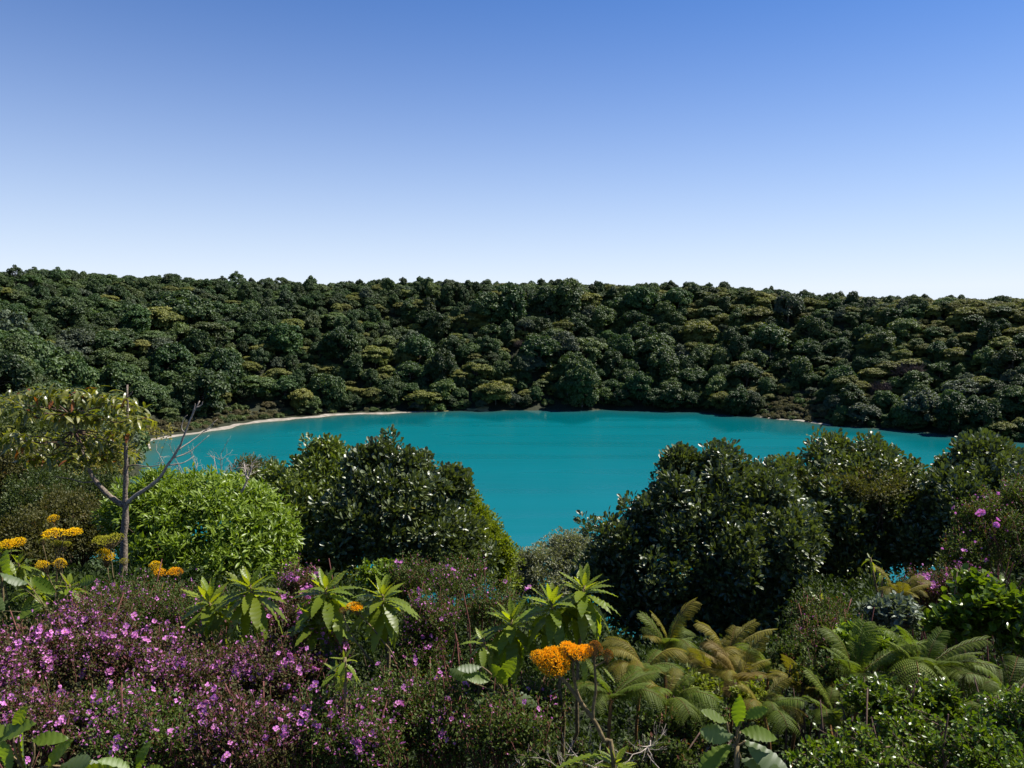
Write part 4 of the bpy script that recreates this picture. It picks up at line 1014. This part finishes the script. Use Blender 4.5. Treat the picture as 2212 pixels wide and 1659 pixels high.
broad_plant('pale broad-leaved plant filling the bottom left corner', [(60, 1665, 100, .1, 100, 1), (98, 1668, 62, .2, 105, 1), (20, 1668, 95, .1, 85, -1), (40, 1590, 160, .2, 90, 1), (70, 1600, 20, .2, 80, 1), (30, 1575, 60, .2, 70, 1), (130, 1655, 20, .4, 110, -1), (170, 1660, -5, .4, 110, 1), (-10, 1600, 40, .3, 120, 1)], 3.7, 112, (60, 1670))
broad_plant('upright pale leaf standing at the bottom edge left of centre', [(298, 1668, 84, .1, 72, 1), (285, 1664, 150, .3, 80, 1), (310, 1664, 20, .4, 60, 1), (240, 1662, 160, .4, 80, -1), (330, 1668, -10, .4, 90, 1)], 3.8, 113, (300, 1672))
broad_plant('dark broad-leaved plant left of the orange flower heads', [(1095, 1480, 120, .3, 70, 1), (1080, 1470, 60, .3, 75, 1), (1060, 1470, 160, .3, 70, 1), (1100, 1490, -30, .4, 80, -1), (1040, 1440, 175, .4, 60, -1), (1075, 1495, 210, .4, 70, -1), (1010, 1470, 140, .3, 55, -1)], 5.8, 114, (1090, 1500))
broad_plant('leafy plant with pale blades under the yellow flower heads at the left', [(120, 1280, 130, .4, 60, 1), (60, 1260, 170, .3, 60, -1), (170, 1260, 20, .4, 60, 1), (200, 1310, -60, .4, 60, -1), (20, 1250, 100, .2, 70, 1), (100, 1300, 210, .4, 70, 1), (230, 1300, 20, .4, 60, -1), (10, 1320, 110, .3, 50, -1)], 9.0, 115, (110, 1330))

# ------------------------------------------------------------------ ferns
M['fern_green'] = leaf_mat('green_fern', (0.056, 0.092, 0.008), (0.145, 0.180, 0.020), 0.55, 0.22, 0.4, 0.15)
M['fern_gold'] = leaf_mat('golden_fern', (0.115, 0.105, 0.010), (0.225, 0.190, 0.024), 0.55, 0.22, 0.38, 0.12)
M['fern_brown'] = leaf_mat('browning_fern', (0.100, 0.072, 0.014), (0.190, 0.140, 0.032), 0.6, 0.2, 0.28, 0.12)
M['fern_stalk'] = solid_mat('rusty_fern_stalk', (0.10, 0.05, 0.018), (0.19, 0.095, 0.03), 40.0)

def frond_mesh(seed, mat, arch, n_pin=17, hang=0.6):
    """unit-length frond: arching midrib, hanging side pinnae, each a comb of small leaflets"""
    r = np.random.default_rng(seed); geo = Geo()
    t = np.linspace(0, 1, 26); y = np.sin(t * arch) / arch * 1.0; z = (0.55 * t - 0.95 * t ** 2 * arch * 0.55)
    mid = np.stack([0.03 * np.sin(t * 4 + seed), y, z], 1); tube(geo, mid, np.linspace(0.006, 0.002, 26), 5, 0.5, 1)
    for k in range(n_pin):
        tk = 0.16 + 0.82 * k / (n_pin - 1); p0 = np.array([np.interp(tk, t, mid[:, j]) for j in range(3)])
        tg = unit(np.array([np.interp(min(1, tk + .02), t, mid[:, j]) for j in range(3)]) - p0)
        Lp = 0.27 * math.sin(math.pi * (0.12 + 0.88 * (1 - tk)) ** 0.9) * r.uniform(0.88, 1.1) + 0.03
        for sd in (-1, 1):
            s = np.linspace(0, 1, 9)[:, None]
            out_ = unit(np.array([sd, 0, 0.1]) + 0.45 * tg)
            pth = p0 + out_ * Lp * s * (1 - 0.12 * s) + np.array([0, 0, -1.0]) * Lp * hang * s ** 2 + 0.01 * r.normal(size=3) * s
            tube(geo, pth, np.linspace(0.003, 0.001, 9), 3, 0.4, 0)
            n = max(6, int(Lp / 0.020)); sk = (np.arange(n) + 0.6) / n
            P = np.stack([np.interp(sk, s[:, 0], pth[:, j]) for j in range(3)], 1); T = unit(np.gradient(P, axis=0))
            side = unit(np.cross(T, np.cross(tg, T))); lw = 0.038 * np.sin(np.pi * (0.12 + 0.62 * (1 - sk))) + 0.006
            nr = unit(np.cross(T, side)); nr *= np.sign(nr[:, 2:3] + 1e-6)
            for e in (-1, 1):
                scatter(geo, diamond(0.36, 0.04, 0.35), P, unit(e * side + 0.45 * T - nr * 0.25), nr, lw, 0.25 + 0.6 * r.random(n) * 0.6 + 0.2 * r.random())
    return geo.mesh('frond', [M[mat], M['fern_stalk']])
FROND = {k: [frond_mesh(200 + i * 7 + j, m_, a, 17, h) for j, (a, h) in enumerate(((0.9, 0.35), (1.25, 0.6), (0.65, 0.25)))] for i, (k, m_) in enumerate((('green', 'fern_green'), ('gold', 'fern_gold'), ('brown', 'fern_brown')))}

def fern(label, u, v, Y, fronds, kind, seed, drop=70, group='ferns on the right of the near slope'):
    """fronds: (azimuth degrees, 0 right / 90 away / 270 towards the viewer, steepness, length px)"""
    r = np.random.default_rng(seed); b = base_of(u, v, Y); o = empty('fern', b, label, 'fern', group)
    hub = at(u, v + drop * 0.3, Y) - b; g_ = Geo(); tube(g_, curve([0, 0, -.2], hub, 0.06, 8, 0.01, r), np.linspace(0.02, 0.012, 8), 6); link('stalk', g_.mesh('stalk', [M['fern_stalk']], True), o)
    fronds = list(fronds) + [(az + 28 + 10 * r.normal(), el * r.uniform(0.6, 1.2), L * r.uniform(0.65, 0.95)) for az, el, L in fronds]
    for (az, el, L) in fronds:
        a = math.radians(az + 8 * r.normal()); d = np.array([math.cos(a) * math.cos(el), math.sin(a) * math.cos(el), math.sin(el)]); x = unit(np.cross(d, [0, 0, 1.0])); z = np.cross(x, d)
        kd = kind if isinstance(kind, str) else kind[r.integers(len(kind))]
        f = link('frond', FROND[kd][r.integers(3)], o, hub + r.normal(size=3) * 0.02); f.rotation_euler = Matrix([[x[k], d[k], z[k]] for k in range(3)]).to_euler(); s = px(L, Y) * r.uniform(0.58, 0.92); f.scale = (s, s, s)
fern('olive fern with one high arched frond below the dark glossy tree', 1440, 1385, 7.4, [(180, .9, 150), (0, 1.0, 160), (230, .5, 170), (300, .5, 170), (30, .7, 130), (150, .6, 130)], ['gold', 'green'], 121)
fern('golden-brown fern in the middle of the fern bank', 1590, 1460, 6.8, [(160, .9, 170), (10, .9, 160), (200, .5, 190), (340, .5, 170), (260, .35, 190), (90, .9, 130), (225, .6, 180)], ['brown', 'gold', 'brown'], 122)
fern('golden fern with hanging combs right of the browning fern', 1730, 1480, 6.4, [(170, .8, 150), (0, .8, 160), (215, .5, 170), (320, .45, 180), (270, .4, 170), (350, .3, 150)], ['gold'], 123)
fern('green fern leaning right of the golden combs', 1850, 1450, 6.4, [(150, .9, 160), (20, .8, 170), (200, .6, 170), (320, .5, 200), (270, .4, 200), (240, .5, 190), (60, 1.0, 140)], ['green'], 124)
fern('largest green fern with long hanging fronds near the right', 1990, 1440, 6.2, [(180, .8, 180), (10, .8, 190), (220, .6, 210), (300, .5, 240), (265, .4, 240), (330, .5, 220), (120, .9, 150), (240, .5, 230)], ['green'], 125)
fern('green fern at the right picture edge beneath the broad glossy shrub', 2170, 1490, 5.8, [(170, .7, 180), (200, .5, 200), (260, .5, 200), (310, .5, 200), (40, .7, 160)], ['green'], 126)
fern('green fern hanging behind the stem of the orange flower heads', 1320, 1490, 5.4, [(180, .7, 150), (210, .5, 190), (250, .4, 180), (330, .4, 190), (300, .4, 180), (20, .6, 140)], ['green'], 127)
fern('tall golden fern with a rusty stalk rising on the right', 1945, 1270, 8.4, [(175, .9, 105), (200, .6, 110), (0, .7, 100), (330, .4, 120), (355, .6, 115), (240, .4, 90)], ['gold'], 128)
fern('olive fern low between the orange plant and the serrated-leaf plant', 1450, 1500, 5.6, [(170, .7, 150), (220, .5, 160), (280, .4, 160), (330, .5, 160), (10, .8, 150)], ['green', 'gold'], 129)
fern('greenish fern behind the golden combs, below the dark gap', 1660, 1425, 7.4, [(170, .8, 130), (10, .7, 140), (220, .5, 140), (320, .5, 150), (270, .5, 140)], ['green'], 130)

R6 = [(170, .8, 150), (10, .7, 150), (215, .5, 160), (320, .5, 170), (268, .4, 165), (245, .6, 150)]
fern('olive-gold fern left of the high arched frond', 1390, 1435, 6.8, R6, ['gold', 'green'], 151)
fern('gold fern between the high arched frond and the browning fern', 1525, 1430, 7.2, R6, ['gold'], 152)
fern('low green fern just above the serrated-leaf plant', 1650, 1520, 5.9, R6, ['green', 'green', 'gold'], 153)
fern('low green fern right above the bottom shiny shrub', 1790, 1535, 5.8, R6, ['green'], 154)
fern('dark green fern below the largest hanging fronds', 1925, 1530, 5.8, R6, ['green'], 155)
fern('dark green fern second from the right edge, above the corner shrub', 2080, 1520, 5.6, R6, ['green'], 156)
fern('small gold fern behind the browning fern, at the black tree foot', 1570, 1405, 8.2, R6, ['brown', 'gold'], 157)

# ------------------------------------------------------------------ leafy shrubs at the lower right
M['shiny_fresh'] = leaf_mat('fresh_shiny_leaves', (0.045, 0.090, 0.005), (0.130, 0.175, 0.012), 0.34, 0.45, 0.32, 0.08)
M['silver'] = leaf_mat('silvery_leaves', (0.09, 0.12, 0.08), (0.19, 0.22, 0.16), 0.5, 0.4, 0.15, 0.08)
def sprays(label, items, seed, n_spray, length, leaf, mat, size, dirs, tmpl=OBOV, name='leafy_shrub', per=26, group='shiny small-leaved shrubs'):
    """shoots with leaves set along them, all reaching roughly one way"""
    r = np.random.default_rng(seed); L = lobes_of(items); u, v, Y = items[0][:3]; b = base_of(u, v, Y); o = empty(name, b, label, 'shrub', group)
    st, fo = Geo(), Geo(); w = np.array([x[1][0] * x[1][2] for x in L]); w /= w.sum()
    for i in range(n_spray):
        c, R3 = L[r.choice(len(L), p=w)]; d = sphere_dirs(1, r)[0]
        if d[1] > 0.3: d[1] *= -1
        if d[2] < -0.3: d[2] *= -1
        tip = c - b + d * R3 * r.uniform(0.6, 1.08); ax = unit(np.array(dirs) + 0.5 * d + 0.35 * r.normal(size=3)); Ls = length * r.uniform(0.6, 1.2)
        pth = curve(tip - ax * Ls, tip, 0.06, 6, 0.01, r); tube(st, pth, np.linspace(0.005, 0.002, 6), 4)
        n = per; t = np.sort(r.random(n)); P = np.stack([np.interp(t, np.linspace(0, 1, 6), pth[:, j]) for j in range(3)], 1)
        sd = unit(np.cross(ax, sphere_dirs(n, r))); dd = unit(sd + 0.7 * ax + 0.2 * r.normal(size=(n, 3)))
        scatter(fo, tmpl, P, dd, unit(np.cross(dd, np.cross([0, 0, 1.0], dd)) + 0.5 * r.normal(size=(n, 3))), size * (0.65 + 0.6 * r.random(n)), np.clip(0.3 * r.random() + 0.7 * r.random(n), 0, 1))
    for i in range(10):
        c, R3 = L[r.choice(len(L), p=w)]; tube(st, curve(r.normal(size=3) * [.1, .1, 0], c - b + r.normal(size=3) * R3 * .5, 0.08, 6, 0.02, r), np.linspace(0.014, 0.005, 6), 5)
    link('stem', st.mesh('stem', [M['twig']], True), o); link('foliage', fo.mesh('foliage', [M[mat]]), o)
sprays('shrub of small shiny leaves filling the bottom right corner', [(2080, 1600, 4.7, 150, 75), (2180, 1540, 4.9, 80, 80)], 131, 200, 0.46, OBOV, 'shiny_fresh', 0.042, (-0.75, -0.3, 0.75))
sprays('shrub of small shiny leaves at the bottom beside the serrated-leaf plant', [(1850, 1620, 4.6, 120, 60), (1760, 1640, 4.5, 80, 45), (1930, 1560, 4.9, 70, 50)], 132, 170, 0.44, OBOV, 'shiny_fresh', 0.040, (-0.75, -0.3, 0.75))
sprays('broad glossy-leaved shrub at the right picture edge above the ferns', [(2130, 1310, 7.6, 85, 62), (2190, 1370, 7.4, 60, 60), (2060, 1340, 7.6, 60, 50), (2090, 1260, 7.8, 50, 30)], 133, 170, 0.34, OBOV, 'shiny_fresh', 0.105, (-0.1, -0.3, 1.0), per=16)
sprays('silvery-leaved shrub under the tall golden fern', [(1930, 1320, 8.0, 62, 34), (1890, 1310, 8.0, 36, 20)], 134, 90, 0.25, OBOV, 'silver', 0.075, (0, -0.5, 0.8), per=22)
sprays('fresh green bush with small leaves below the tallest dark glossy tree', [(835, 1240, 12, 60, 36), (880, 1260, 12, 50, 36)], 135, 130, 0.30, D_SMALL, 'bright_green', 0.085, (0, -0.3, 1.0), D_SMALL)
sprays('dull green bush at the bottom centre behind the dry twigs', [(1200, 1640, 5.0, 100, 50), (1420, 1630, 5.0, 90, 50), (1480, 1580, 5.4, 70, 50)], 136, 180, 0.26, D_SMALL, 'fine_green', 0.035, (0, -0.3, 1.0), D_SMALL, per=34)

sprays('small-leaved bush poking up between the golden and green ferns', [(1760, 1450, 6.3, 60, 50), (1700, 1400, 7.0, 50, 40)], 137, 90, 0.26, D_SMALL, 'fine_green', 0.035, (0, -0.3, 1.0), D_SMALL, per=34)
sprays('small-leaved bush in front of the browning fern', [(1520, 1540, 5.6, 70, 45), (1430, 1560, 5.4, 60, 40)], 138, 100, 0.26, D_SMALL, 'fine_green', 0.035, (0, -0.3, 1.0), D_SMALL, per=34)
sprays('fresh small-leaved shrub at the foot of the green ferns', [(1880, 1500, 5.5, 80, 45), (2010, 1500, 5.4, 70, 40)], 161, 110, 0.30, OBOV, 'shiny_fresh', 0.045, (-0.5, -0.3, 0.9))
sprays('bright leafy shrub between the curly shrub and the silvery leaves', [(1850, 1380, 7.0, 60, 40), (1910, 1390, 7.0, 50, 36)], 162, 90, 0.28, OBOV, 'bright_green', 0.07, (0, -0.3, 1.0), per=20)
sprays('yellow-green leafy tuft between the browning fern and the dark tree foot', [(1500, 1480, 6.4, 55, 40), (1620, 1500, 6.2, 50, 36)], 163, 80, 0.28, D_SMALL, 'yellow_green', 0.045, (0, -0.3, 1.0), D_SMALL, per=30)
dead_shrub('dry_twigs', 'tangle of bleached dry twigs at the bottom below the orange heads', [(1180, 1690, 1240, 1600), (1260, 1690, 1180, 1640), (1300, 1690, 1270, 1610), (1220, 1690, 1330, 1620), (1350, 1690, 1240, 1630), (1150, 1680, 1120, 1635), (1330, 1690, 1420, 1600)], 4.9, 141, 0.006)
dead_shrub('dry_twigs', 'grey snapped stems and dry twigs left of the serrated-leaf plant', [(1410, 1690, 1405, 1600), (1450, 1690, 1470, 1560), (1480, 1690, 1440, 1590), (1510, 1690, 1530, 1610)], 5.2, 142, 0.012)
